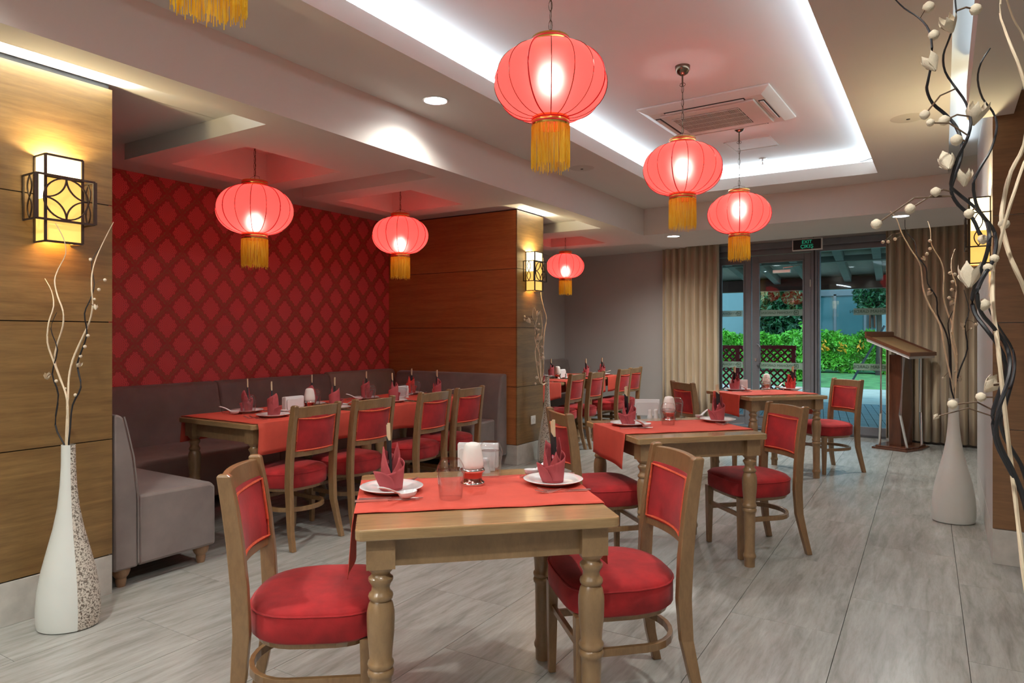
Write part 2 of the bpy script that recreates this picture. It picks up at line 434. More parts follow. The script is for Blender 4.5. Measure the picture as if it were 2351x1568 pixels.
def thing(name, label, cat, loc=(0, 0, 0), rotz=0, group=None):
    o = bpy.data.objects.new(name, None); col.objects.link(o); o.empty_display_size = .05
    o.location = loc; o.rotation_euler = (0, 0, rotz); o['label'] = label; o['category'] = cat
    if group: o['group'] = group
    return o
def tag(o, label, cat, group=None):
    o['label'] = label; o['category'] = cat
    if group: o['group'] = group
    return o
def kids(o): return [c for c in o.children]
def dup(root, loc, rotz, label):
    r = root.copy(); col.objects.link(r); r.location = loc; r.rotation_euler = (0, 0, rotz); r['label'] = label
    def rec(a, b):
        for ch in a.children:
            c = ch.copy(); col.objects.link(c); c.parent = b; rec(ch, c)
    rec(root, r); return r
PROTO = {}
def place(key, maker, loc, rotz, label):
    if key not in PROTO:
        o = maker(); PROTO[key] = o; o.location = loc; o.rotation_euler = (0, 0, rotz); o['label'] = label; return o
    return dup(PROTO[key], loc, rotz, label)

# ================================================================== STRUCTURE
# ---- floor with separate tiles
fl = sempty('floor')
TW, TL = .485, 1.03
obj('screed', MB().box(-5.8, 3.2, -3.0, 10.3, -.06, -.012), M['joint'], fl)
tile_me = None
trot = R(1.0)
for i in range(-13, 8):
    x0 = .08 + TW * i
    offs = 3.42 if i % 2 == 0 else 3.94
    for k in range(-7, 8):
        y0 = offs + TL * k
        X = (x0 + TW / 2) + 0 ; Y = y0 + TL / 2
        wx = X * math.cos(trot) - (Y - 4) * math.sin(trot); wy = 4 + X * math.sin(trot) + (Y - 4) * math.cos(trot)
        if wx < -5.9 or wx > 3.1 or wy < -2.6 or wy > 10.5: continue
        if wy < .6 and not (-4 < wx < 1.2 and wy > 0): 
            if wy < -.6: continue
        if tile_me is None:
            q = MB().box(-TW / 2 + .0013, TW / 2 - .0013, -TL / 2 + .001, TL / 2 - .001, -.012, 0)
            t = obj('tile', q, M['tile'], fl); tile_me = t.data
            t.location = (wx, wy, 0); t.rotation_euler = (0, 0, trot)
        else:
            t = bpy.data.objects.new('tile', tile_me); col.objects.link(t); t.parent = fl
            t.location = (wx, wy, 0); t.rotation_euler = (0, 0, trot)
obj('floor_behind', MB().box(-5.8, 3.2, -3.0, -.6, -.03, -.002), M['tile'], fl)

# ---- ceiling
cl = sempty('ceiling')
c = MB()
TOP = 3.35
c.box(XB, XA, -3, 9.1, ZS, TOP)                                     # beam between the alcoves and the hall
c.box(XA, XE, -3, 9.0, ZC, ZC + .116)                                 # left band, lip of the recess
c.box(XF, .04, -3, 9.0, ZC, ZC + .116)
c.box(XE, XF, 7.27, 9.0, ZC, ZC + .116)
c.box(XE, XF, -3, -2.0, ZC, ZC + .116)
obj('ceiling_band', c, M['paint'], cl)
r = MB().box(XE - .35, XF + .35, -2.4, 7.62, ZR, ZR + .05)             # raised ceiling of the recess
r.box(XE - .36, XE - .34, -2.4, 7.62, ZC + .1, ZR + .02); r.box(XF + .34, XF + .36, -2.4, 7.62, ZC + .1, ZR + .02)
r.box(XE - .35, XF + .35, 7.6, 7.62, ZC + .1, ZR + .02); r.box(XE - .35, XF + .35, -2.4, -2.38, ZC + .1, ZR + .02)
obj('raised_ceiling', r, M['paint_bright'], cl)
# rear soffit before the curtains (its face follows the back wall)
q = [(XA, 7.865), (.06, 7.655), (1.3, 7.57), (1.3, 8.87), (.14, 8.96), (XA, 9.2)]
s_ = MB().prism(q, ZS, TOP)
obj('rear_soffit', s_, M['paint'], cl)
obj('pocket_ceiling', MB().box(XA - .19, 1.4, 8.8, 10.3, 2.95, 3.0), M['paint'], cl)
# alcove ceiling with sunk squares, islands dropped below it
HO = [(-4.59, -3.755, 2.79, 3.59), (-4.595, -3.74, 4.355, 5.085), (-4.56, -3.74, 7.52, 8.24)]
ISL = [(-4.755, XB + .002, 2.555, 3.80), (-4.76, XB + .002, 4.105, 5.34), (-4.77, XB + .002, 7.07, 8.55)]
hc = MB()
ys = [-3]
for (x0, x1, y0, y1) in HO: ys += [y0, y1]
ys += [10.5]
hc.box(-5.9, -4.59, -3, 10.5, ZH, ZH + .2); hc.box(-3.745, XB, -3, 10.5, ZH, ZH + .2)
for a, b in ((-3, 2.79), (3.59, 4.355), (5.085, 7.52), (8.24, 10.5)): hc.box(-4.6, -3.74, a, b, ZH, ZH + .2)
obj('alcove_ceiling', hc, M['paint'], cl)
for (x0, x1, y0, y1), (a, b, c0, d) in zip(ISL, HO):
    k = MB()
    k.box(x0, a, y0, y1, ZS, ZH + .01); k.box(b, x1, y0, y1, ZS, ZH + .01); k.box(a, b, y0, c0, ZS, ZH + .01); k.box(a, b, d, y1, ZS, ZH + .01)
    obj('ceiling_coffer', k, M['paint'], cl)
    g = MB(); z0, z1 = ZS + .002, 2.80; e = .02
    g.box(a - e, a + .004, c0 - e, d + e, z0 + .005, z1); g.box(b - .004, b + e, c0 - e, d + e, z0 + .005, z1); g.box(a, b, c0 - e, c0 + .004, z0 + .005, z1); g.box(a, b, d - .004, d + e, z0 + .005, z1); g.box(a - e, b + e, c0 - e, d + e, z1, z1 + .02)
    obj('coffer_well', g, M['paint'], cl)
# slot, soffit and lining on the right
sr = MB().box(.12, .35, -3, 4.94, 2.65, 2.86)
obj('right_soffit', sr, M['paint'], cl)
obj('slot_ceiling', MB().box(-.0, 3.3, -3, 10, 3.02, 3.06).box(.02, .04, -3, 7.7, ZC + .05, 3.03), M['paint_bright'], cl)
obj('side_ceiling', MB().box(.35, 3.3, -3, 4.96, 2.79, 2.83), M['paint'], cl)
# outer roof slab keeps the daylight out
obj('roof_slab', MB().box(-6.2, 3.4, -3.2, 10.25, TOP, TOP + .1), M['paint'], cl)

# ---- walls
struct('wall_left', MB().box(-5.72, -5.52, 1.9, 6.6, 0, 2.9), M['damask'])
struct('wall_left_rear', MB().box(-5.72, -5.52, 6.6, 10.5, 0, 2.9), M['wallgrey'])
wb = MB()
wb.box(-4.6, bx(1650) - .02, 0, .2, 0, 2.98)
for k in range(len(wb.v)): wb.v[k] = wl(*wb.v[k])
wb2 = MB().box(bx(2034), 3.4, 0, .2, 0, 2.98)
wb2.v = [wl(*p) for p in wb2.v]
wb.add(wb2.v, wb2.f)
wb3 = MB().box(bx(1650) - .1, bx(2034) + .1, 0, .2, 2.60, 3.0); wb3.v = [wl(*p) for p in wb3.v]; wb.add(wb3.v, wb3.f)
struct('wall_back', wb, M['wallgrey'])
struct('wall_front', MB().box(-6, 3.3, -3.1, -2.9, 0, 3.3), M['paint'])
struct('wall_right', MB().box(1.9, 2.1, -3, 9.85, 0, 3.1), M['paint'])
# pillars with separate veneer boards and stone bases
def pillar(name, x0, x1, y0, y1, face, side, axis, zt, zs, base=True, both=True):
    p = sempty(name)
    obj('core', MB().box(x0 + .012, x1 - .012, y0 + .012, y1 - .012, 0, zt + .0), M['joint'], p)
    for (a, b) in zs:
        obj('wood_panel', MB().box(x0, x1 - .014, y0, y0 + .012, a + .0025, b - .0025), M[face], p)
        obj('wood_panel', MB().box(x1 - .012, x1, y0, y1, a + .0025, b - .0025), M[side], p)
    if base:
        obj('stone_base', MB().box(x0, x1 + .0, y0 - .0, y1, 0, .204), M['stoneb'], p, bev=.002)
    return p
ZP = [(.208, .812), (.812, 1.425), (1.425, 2.035), (2.035, 2.645)]
pillar('pillar_near', -5.52, -3.69, -2.9, 1.918, 'panel', 'panel', 0, ZH, ZP)
ZP2 = [(.208, .812), (.812, 1.433), (1.433, 2.048), (2.048, 2.66)]
pillar('pillar_middle', -5.52, -3.745, 6.04, 6.59, 'panel_red', 'panel', 0, ZH, ZP2)
pr = sempty('pillar_right')
obj('core', MB().box(.262, 1.9, 4.972, 7.12, 0, 2.99), M['wallgrey'], pr)
obj('side_lining', MB().box(.25, .262, 4.97, 7.13, .206, 2.99), M['wallgrey'], pr)
for a, b in ((.208, .80), (.80, 1.43), (1.43, 2.065), (2.065, 2.79)):
    obj('wood_panel', MB().box(.25, 1.9, 4.96, 4.972, a + .0025, b - .0025), M['panel_dark'], pr)
obj('stone_base', MB().box(.249, 1.9, 4.959, 7.13, 0, .206), M['stoneb'], pr, bev=.002)
# socket on the middle pillar
so = thing('wall_socket', 'small white wall socket low on the wood-clad middle pillar', 'socket', (-3.745, 6.36, .44))
obj('plate', MB().box(0, .012, -.045, .045, -.045, .045), M['outletw'], so, bev=.003)
obj('insert', MB().lathe([(.022, 0), (.022, .004), (.016, .004), (.015, .001)], 16).mat(Matrix.Rotation(PI / 2, 4, 'Y')).xf((.012, 0, 0)), M['white_plastic'], so)

# ---- entrance: aluminium frame, door leaf, panes
def wbox(mb, x0, x1, y0, y1, z0, z1):
    q = MB().box(x0, x1, y0, y1, z0, z1); q.v = [wl(*p) for p in q.v]; return mb.add(q.v, q.f)
XL, XR = bx(1640), bx(2050)
xm0, xm1 = bx(1862), bx(1876)
zt = bz(1760, 588); zd = bz(1770, 611)
zhd = bz(1900, 560) 
dr = sempty('door_1')
fr = MB()
wbox(fr, XL, XR, .02, .10, zt + .02, zt + .10); wbox(fr, XL, XR, .02, .10, 2.56, 2.75)
wbox(fr, xm0, xm1, .0, .10, 0, 2.6)
wbox(fr, XL, XR, .02, .10, 0, .035)
obj('frame', fr, M['alu'], dr, bev=.004)
obj('gasket', wbox(MB(), xm0 + .035, xm0 + .05, -.006, .0, .02, 2.55), M['blackgap'], dr)
hd = MB(); wbox(hd, XL, XR, -.03, .06, zt + .10, 2.66); 
obj('head_rail', hd, M['alu'], dr, bev=.004)
# leaf
x0, x1 = bx(1725), bx(1861)
def leaf(name, x0, x1, z0, z1, st, par, y0=.03, y1=.075):
    lf = MB(); wbox(lf, x0, x0 + st, y0, y1, z0, z1); wbox(lf, x1 - st, x1, y0, y1, z0, z1)
    wbox(lf, x0 + st, x1 - st, y0, y1, z1 - st, z1); wbox(lf, x0 + st, x1 - st, y0, y1, z0, z0 + .13)
    o = obj(name, lf, M['alu'], par, bev=.004)
    bd = MB()
    for a, b, c_, d in ((x0 + st, x0 + st + .02, z0 + .13, z1 - st), (x1 - st - .02, x1 - st, z0 + .13, z1 - st)): wbox(bd, a, b, y0 - .01, y0 + .01, c_, d)
    wbox(bd, x0 + st, x1 - st, y0 - .01, y0 + .01, z1 - st - .02, z1 - st); wbox(bd, x0 + st, x1 - st, y0 - .01, y0 + .01, z0 + .13, z0 + .15)
    obj('glazing_bead', bd, M['alu'], o)
    obj('pane', wbox(MB(), x0 + st + .01, x1 - st - .01, y0 + .02, y0 + .026, z0 + .14, z1 - st - .01), M['pane'], o)
    return o
lf1 = leaf('door_leaf', x0, x1, .045, zt + .015, .09, dr)
lf2 = leaf('side_leaf', bx(1640), bx(1723), .045, zt + .015, .09, dr)
obj('pane', wbox(MB(), XL, xm0, .055, .06, zt + .10, 2.57), M['pane'], dr)
# fixed light on the right with its low sill
fx = MB(); wbox(fx, xm1, XR, .02, .09, 0, .14); wbox(fx, xm1, xm1 + .03, .02, .09, 0, 2.6)
o = obj('fixed_frame', fx, M['alu'], dr, bev=.004)
obj('pane', wbox(MB(), xm1 + .02, XR, .05, .056, .13, 2.57), M['pane'], dr)
# handle, lock, closer, hinge
hx = bx(1747)
def wp(x, y, z): return wl(x, y, z)
z1, z0 = bz(1750, 789), bz(1750, 839)
obj('handle', MB().tube([wp(hx - .055, .03, z1), wp(hx - .04, -.03, z1), wp(hx - .01, -.05, z1 - .015), wp(hx, -.055, z1 - .05), wp(hx, -.055, z0 + .05), wp(hx - .01, -.05, z0 + .015), wp(hx - .04, -.03, z0), wp(hx - .055, .03, z0)], .014, 8), M['alu'], lf1, smooth=True)
obj('lock', MB().box(-.012, .012, -.006, .006, -.02, .02).xf(wl(x0 + .055, .024, bz(1735, 826)), BROT), M['steel'], lf1)
xc = (bx(1776) + bx(1814)) / 2; zc = bz(1795, 623)
clo = MB().box(-.12, .12, -.045, 0, -.022, .022)
obj('door_closer', clo.xf(wl(xc, .025, zc), BROT), M['steel'], lf1, bev=.004)
obj('closer_arm', MB().sweep([wl(xc + .02, -.0, zc + .02), wl(xc + .02, -.0, zc + .05), wl(xc + .16, -.04, zc + .055), wl(xc + .22, .03, zc + .08)], rect(.008, .004)), M['steel'], lf1)
obj('hinge', MB().lathe([(.009, -.05), (.009, -.003), (.011, -.003), (.011, .003), (.009, .003), (.009, .05)], 10, wl(x1 - .006, .02, bz(1858, 650))), M['white_plastic'], lf1, smooth=True)
# frosted bands with mirrored lettering
def wtext(body, size, m, name, parent, x, y, z, mirror=True, ext=.0006, align='CENTER'):
    cu = bpy.data.curves.new('t', 'FONT'); cu.body = body; cu.size = size; cu.extrude = ext; cu.align_x = align; cu.align_y = 'CENTER'; cu.resolution_u = 3
    to = bpy.data.objects.new('t', cu); col.objects.link(to)
    me = bpy.data.meshes.new_from_object(to); bpy.data.objects.remove(to); bpy.data.curves.remove(cu)
    for v in me.vertices:
        v.co = Vector(wl(x + v.co.x * (-1 if mirror else 1), y - v.co.z, z + v.co.y))
    if mirror: me.flip_normals()
    me.materials.clear(); me.materials.append(m)
    o = bpy.data.objects.new(name, me); col.objects.link(o); o.parent = parent; return o
def band(x0, x1, z, par, txt, tx, sz, logo=None, y=.047):
    b_ = obj('frosted_band', wbox(MB(), x0, x1, y, y + .002, z - .045, z + .045), M['decal'], par)
    wtext(txt, sz, M['decaltext'], 'lettering', b_, tx, y - .002, z)
    if logo is not None:
        k = MB()
        for a, b2, c_, d in ((-.03, .03, .022, .03), (-.03, .03, -.03, -.022), (-.03, -.022, -.022, .022), (.022, .03, -.022, .022), (-.004, .004, -.014, .014), (-.014, .014, -.004, .004)):
            wbox(k, logo + a, logo + b2, y - .003, y - .001, z + c_, z + d)
        obj('emblem', k, M['decaltext'], b_)
for vv in (718, 840):
    z = bz(1790, vv)
    band(x0 + .095, x1 - .095, z, lf1, 'WYNDHAM GARDEN', (bx(1786)), .050, bx(1826))
    band(bx(1655), bx(1703), z, lf2, 'WYNDHAM', bx(1671), .050, bx(1694), .047)
    z2 = bz(1990, 715 if vv < 800 else 843)
    band(bx(1958), XR - .02, z2, dr, 'WYNDHAM GARDEN', bx(2003), .058, None, .044)
# exit sign hanging from the soffit edge
ex = thing('exit_sign', 'black hanging exit sign with dim green letters over the glass door', 'sign')
exx0, exx1 = bx(1820, -.75), bx(1889, -.75)
ez1, ez0 = bz(1855, 548, -.75), bz(1855, 575, -.75)
fb = MB(); wbox(fb, exx0, exx1, -.78, -.74, ez0, ez1); obj('case', fb, M['white_plastic'], ex, bev=.004)
obj('face', wbox(MB(), exx0 + .014, exx1 - .014, -.784, -.779, ez0 + .014, ez1 - .014), M['black'], ex)
hh = ez1 - ez0
wtext('EXIT', hh * .40, M['exitgreen'], 'lettering', ex, (exx0 + exx1) / 2, -.786, ez0 + hh * .70, mirror=False)
wtext('ÇIKIŞ', hh * .42, M['exitgreen'], 'lettering', ex, (exx0 + exx1) / 2, -.786, ez0 + hh * .32, mirror=False)
for k in (.3, .7): obj('wire', MB().tube([wl(exx0 + (exx1 - exx0) * k, -.76, ez1), wl(exx0 + (exx1 - exx0) * k, -.76, 2.952)], .0025, 5), M['chain'], ex)

# ---- curtains
def curtain(u0, u1, n, label, ztop, off=-.14):
    x0, x1 = bx(u0, off), bx(u1, off)
    rows = [(0.035, 1.0), (.6, 1.0), (1.4, .95), (2.2, .85), (ztop, .6)]
    m = n * 12; mb = MB(); vs = []
    rnd = random.Random(u0)
    ph = [rnd.uniform(-.35, .35) for _ in range(n + 2)]; am = [rnd.uniform(.75, 1.25) for _ in range(n + 2)]
    for z, a in rows:
        for i in range(m + 1):
            t = i / 12; k = int(t); f = t - k
            p = ph[k] * (1 - f) + ph[k + 1] * f; q = am[k] * (1 - f) + am[k + 1] * f
            y = off + .048 * a * q * math.sin(2 * PI * t + p) + .012 * math.sin(2 * PI * t * 2 + p * 3 + z * .3)
            x = x0 + (x1 - x0) * i / m + .012 * math.cos(2 * PI * t + p) * a
            vs.append(wl(x, y, z))
    fs = [(r * (m + 1) + i, r * (m + 1) + i + 1, (r + 1) * (m + 1) + i + 1, (r + 1) * (m + 1) + i) for r in range(len(rows) - 1) for i in range(m)]
    mb.add(vs, fs)
    o = obj('curtain', mb, M['curtain'], smooth=True)
    s = o.modifiers.new('thickness', 'SOLIDIFY'); s.thickness = .004
    tag(o, label, 'curtain', 'beige pleated curtains'); return o
curtain(1520, 1650, 8, 'beige pleated curtain between the grey wall and the glass door', 2.9)
curtain(2033, 2262, 11, 'wide beige pleated curtain behind the wooden lectern', 2.9)
rl = MB(); wbox(rl, bx(1515), 1.2, -.17, -.11, 2.9, 2.945)
struct('trim_1', rl, M['alu'])

# ---- outside: deck, path, lawn, facade
dk = sempty('deck')
obj('deck_base', MB().box(-14, 7, 10.5, 15.3, -.12, -.075), M['joint'], dk)
bm_ = None
da = R(-4.4)
for i in range(60):
    x = -4.6 + i * .125
    if bm_ is None:
        o = obj('deck_board', MB().box(-.058, .058, 0, 4.9, -.05, 0), M['deckm'], dk); bm_ = o.data
    else:
        o = bpy.data.objects.new('deck_board', bm_); col.objects.link(o); o.parent = dk
    o.location = (x, 10.48, -.03); o.rotation_euler = (0, 0, R(8))
struct('garden_path', MB().box(-30, 14, 15.3, 19.7, -.12, -.04), M['gravel'])
struct('lawn', MB().box(-40, 20, 19.7, 45, -.15, -.03), M['lawn'])
fc = sempty('far_facade')
FY = 31
def fbox(name, u0, u1, v0, v1, Y, m, d=.2, par=fc):
    a = ray(u0, v0); b = ray(u1, v1); ta = Y / a[1]; tb = Y / b[1]
    return obj(name, MB().box(a[0] * ta, b[0] * tb, Y, Y + d, HC + b[2] * tb, HC + a[2] * ta), m, par)
obj('facade_wall', MB().box(-22, 6, FY, FY + .3, -.1, 6), M['facade'], fc)
wy = FY - .06
for (u0, u1) in ((1876, 1915), (1919, 1984)):
    fbox('window_pane', u0, u1, 676, 850, wy, M['window_glass'], .04)
for (u0, u1, v0, v1) in ((1872, 1988, 668, 677), (1914, 1920, 676, 850), (1983, 1989, 676, 850)):
    fbox('window_mullion', u0, u1, v0, v1, wy - .06, M['alu'], .12)
fbox('window_ledge', 1650, 2034, 846, 852, wy - .2, M['facade'], .3)
ol = thing('outdoor_wall_lamp', 'tall dark wall lamp on the pale facade seen through the fixed glass', 'lamp')
fbox('bracket', 1995, 2010, 706, 715, FY - .25, M['mahogany'], .25, ol); fbox('post', 1995, 1999, 715, 752, FY - .25, M['mahogany'], .25, ol); fbox('post', 2006, 2010, 715, 752, FY - .25, M['mahogany'], .25, ol)
# pergola: roof slats, rafters, front beam
pg = thing('pergola', 'timber pergola with slatted roof over the deck outside the glass door', 'pergola')
obj('front_beam', MB().box(-6.5, 3, 14.7, 14.95, 2.25, 2.49), M['pergbeam'], pg, bev=.01)
obj('back_beam', MB().box(-5.5, 3, 12.4, 12.5, 2.56, 2.66), M['pergola'], pg)
ra = None
for k, u in enumerate((1668, 1735, 1818, 1925, 2012, 2075)):
    d = ray(u, 600); t = 12.2 / d[1]
    if ra is None: o = obj('rafter', MB().box(-.06, .06, -1.70, 2.6, -.12, .02), M['pergola'], pg, bev=.006); ra = o.data
    else: o = bpy.data.objects.new('rafter', ra); col.objects.link(o); o.parent = pg
    o.location = (d[0] * t, 12.3, 2.70); o.rotation_euler = (-math.atan(.083), 0, R(3))
sl = None
for k in range(56):
    if sl is None: o = obj('slat', MB().box(-4.5, 4.5, -.033, .033, 0, .02), M['perslat'], pg); sl = o.data
    else: o = bpy.data.objects.new('slat', sl); col.objects.link(o); o.parent = pg
    yy_ = 10.82 + k * .074; o.location = (-2.4, yy_, 2.86 - .083 * (yy_ - 10.6)); o.rotation_euler = (-math.atan(.083), 0, 0)
rb0 = obj('roof_board', MB().box(-6, 3.5, 0, 4.5, .03, .05), M['pergola'], pg); rb0.location = (0, 10.8, 2.85); rb0.rotation_euler = (-math.atan(.083), 0, 0)
def leaves(name, m, cnt, fn, size, seed, kind=None, parent=None):
    rnd = random.Random(seed); vs = []; fs = []
    for i in range(cnt):
        p = Vector(fn(rnd)); s = size * rnd.uniform(.6, 1.3)
        a = Vector((rnd.gauss(0, 1), rnd.gauss(0, 1), rnd.gauss(0, 1) + .5)).normalized()
        b = a.cross(Vector((rnd.gauss(0, 1), rnd.gauss(0, 1), rnd.gauss(0, 1)))).normalized(); c_ = a.cross(b)
        k = len(vs)
        vs += [tuple(p - a * s), tuple(p - b * s * .42 + c_ * s * .1), tuple(p + a * s), tuple(p + b * s * .42 + c_ * s * .1)]
        fs += [(k, k + 1, k + 2, k + 3)]
    return obj(name, MB().add(vs, fs), m, parent, kind=kind)
def X_at(u, Y): d = ray(u, 768); return d[0] * Y / d[1]
hY = 27
for (u0, u1, lab, sd) in ((1640, 1838, 'clipped bright green hedge behind the red lattice screens', 1), (1868, 2060, 'bright green hedge with orange flowers beyond the fixed glass', 2)):
    a, b = X_at(u0, hY), X_at(u1, hY)
    h = thing('hedge', lab, 'hedge', group='garden hedges')
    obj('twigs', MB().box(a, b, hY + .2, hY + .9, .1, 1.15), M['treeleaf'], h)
    def hf(r_, a=a, b=b):
        x = r_.uniform(a, b); z = r_.uniform(.02, 1) ** .7 * 1.36 + r_.gauss(0, .05) + .08 * math.sin(x * 5)
        return (x, hY + (r_.random() ** 2) * .5 - .1 * math.sin(x * 3 + z * 4), z)
    leaves('foliage', M['hedgeleaf'], 7000, hf, .10, sd, 'stuff', h)
    if sd == 2:
        leaves('blossom', M['flower'], 40, lambda r_: (X_at(r_.choice((1895, 1935, 1980)) + r_.uniform(-9, 9), hY), hY - .18, r_.uniform(.75, 1.15)), .09, 5, 'stuff', h)
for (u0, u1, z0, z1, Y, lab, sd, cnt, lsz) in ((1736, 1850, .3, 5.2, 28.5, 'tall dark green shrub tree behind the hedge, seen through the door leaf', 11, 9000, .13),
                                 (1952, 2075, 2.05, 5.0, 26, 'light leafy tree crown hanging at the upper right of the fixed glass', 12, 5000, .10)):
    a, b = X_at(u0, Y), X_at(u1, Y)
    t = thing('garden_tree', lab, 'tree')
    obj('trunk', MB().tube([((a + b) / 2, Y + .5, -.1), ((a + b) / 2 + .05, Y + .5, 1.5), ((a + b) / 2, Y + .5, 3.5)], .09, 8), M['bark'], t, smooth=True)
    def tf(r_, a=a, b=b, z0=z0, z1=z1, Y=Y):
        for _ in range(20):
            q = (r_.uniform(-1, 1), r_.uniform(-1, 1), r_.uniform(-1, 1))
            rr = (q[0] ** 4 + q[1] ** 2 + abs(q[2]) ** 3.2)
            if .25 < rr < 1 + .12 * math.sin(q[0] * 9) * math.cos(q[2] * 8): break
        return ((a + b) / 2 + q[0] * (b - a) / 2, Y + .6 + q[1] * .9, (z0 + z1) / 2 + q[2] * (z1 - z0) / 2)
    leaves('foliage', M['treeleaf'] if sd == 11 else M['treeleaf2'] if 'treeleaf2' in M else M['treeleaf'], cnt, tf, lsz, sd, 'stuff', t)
yb = X_at(1838, 23)
yh = thing('yellow_shrub', 'yellow-green shrub at the end of the red lattice screen', 'shrub')
leaves('foliage', M['hedgeleaf'], 1500, lambda r_: (X_at(1836, 22) + r_.gauss(0, .16), 22 + r_.gauss(0, .15), abs(r_.gauss(.5, .38))), .09, 8, 'stuff', yh)
obj('stem', MB().tube([(X_at(1836, 22), 22, -.05), (X_at(1836, 22), 22, .7)], .03, 6), M['bark'], yh)
# red lattice screens
def lattice(u0, u1, Y, label, posts):
    a, b = X_at(u0, Y), X_at(u1, Y)
    t = thing('lattice_screen', label, 'screen', group='red lattice screens')
    dep = -SN * (a + b) / 2 + CS * Y
    zt_, zb_ = HC - (793 - 768) * dep / F, HC - (903 - 768) * dep / F
    obj('top_rail', MB().box(a, b, Y - .03, Y + .03, zt_ - .07, zt_), M['lattice'], t); obj('bottom_rail', MB().box(a, b, Y - .03, Y + .03, zb_, zb_ + .06), M['lattice'], t)
    for u in posts:
        x = X_at(u, Y); obj('post', MB().box(x - .035, x + .035, Y - .035, Y + .035, -.04, zt_), M['lattice'], t)
    H = zt_ - zb_; W = b - a; s = .135
    k = -int(H / s) - 1
    while k * s < W:
        for sg in (1, -1):
            pts = []
            for tt in (0, 1):
                pass
            xa, xb = k * s, k * s + H
            za, zb2 = (0, H) if sg > 0 else (H, 0)
            # clip to the frame
            t0 = max(0, (0 - xa) / H); t1 = min(1, (W - xa) / H)
            if t1 - t0 < .05: continue
            p0 = (a + xa + H * t0, Y + .012 * sg, zb_ + za + (zb2 - za) * t0); p1 = (a + xa + H * t1, Y + .012 * sg, zb_ + za + (zb2 - za) * t1)
            obj('lath', MB().sweep([p0, p1], rect(.015, .012), up=(0, 1, 0)), M['lattice'], t)
        k += 1
lattice(1650, 1706, 14.3, 'short red lattice screen seen through the side leaf', (1694,))
lattice(1736, 1828, 14.3, 'wide red lattice screen seen through the door leaf', (1822,))
pole = obj('reflection_pole', MB().tube([(X_at(1918, 14), 14, -.04), (X_at(2031, 14), 14, 1.52)], .02, 6), M['alu'])  # pole added in place of a dark slanted reflection
tag(pole, 'thin grey slanted pole standing in for a reflected line in the fixed glass', 'pole')
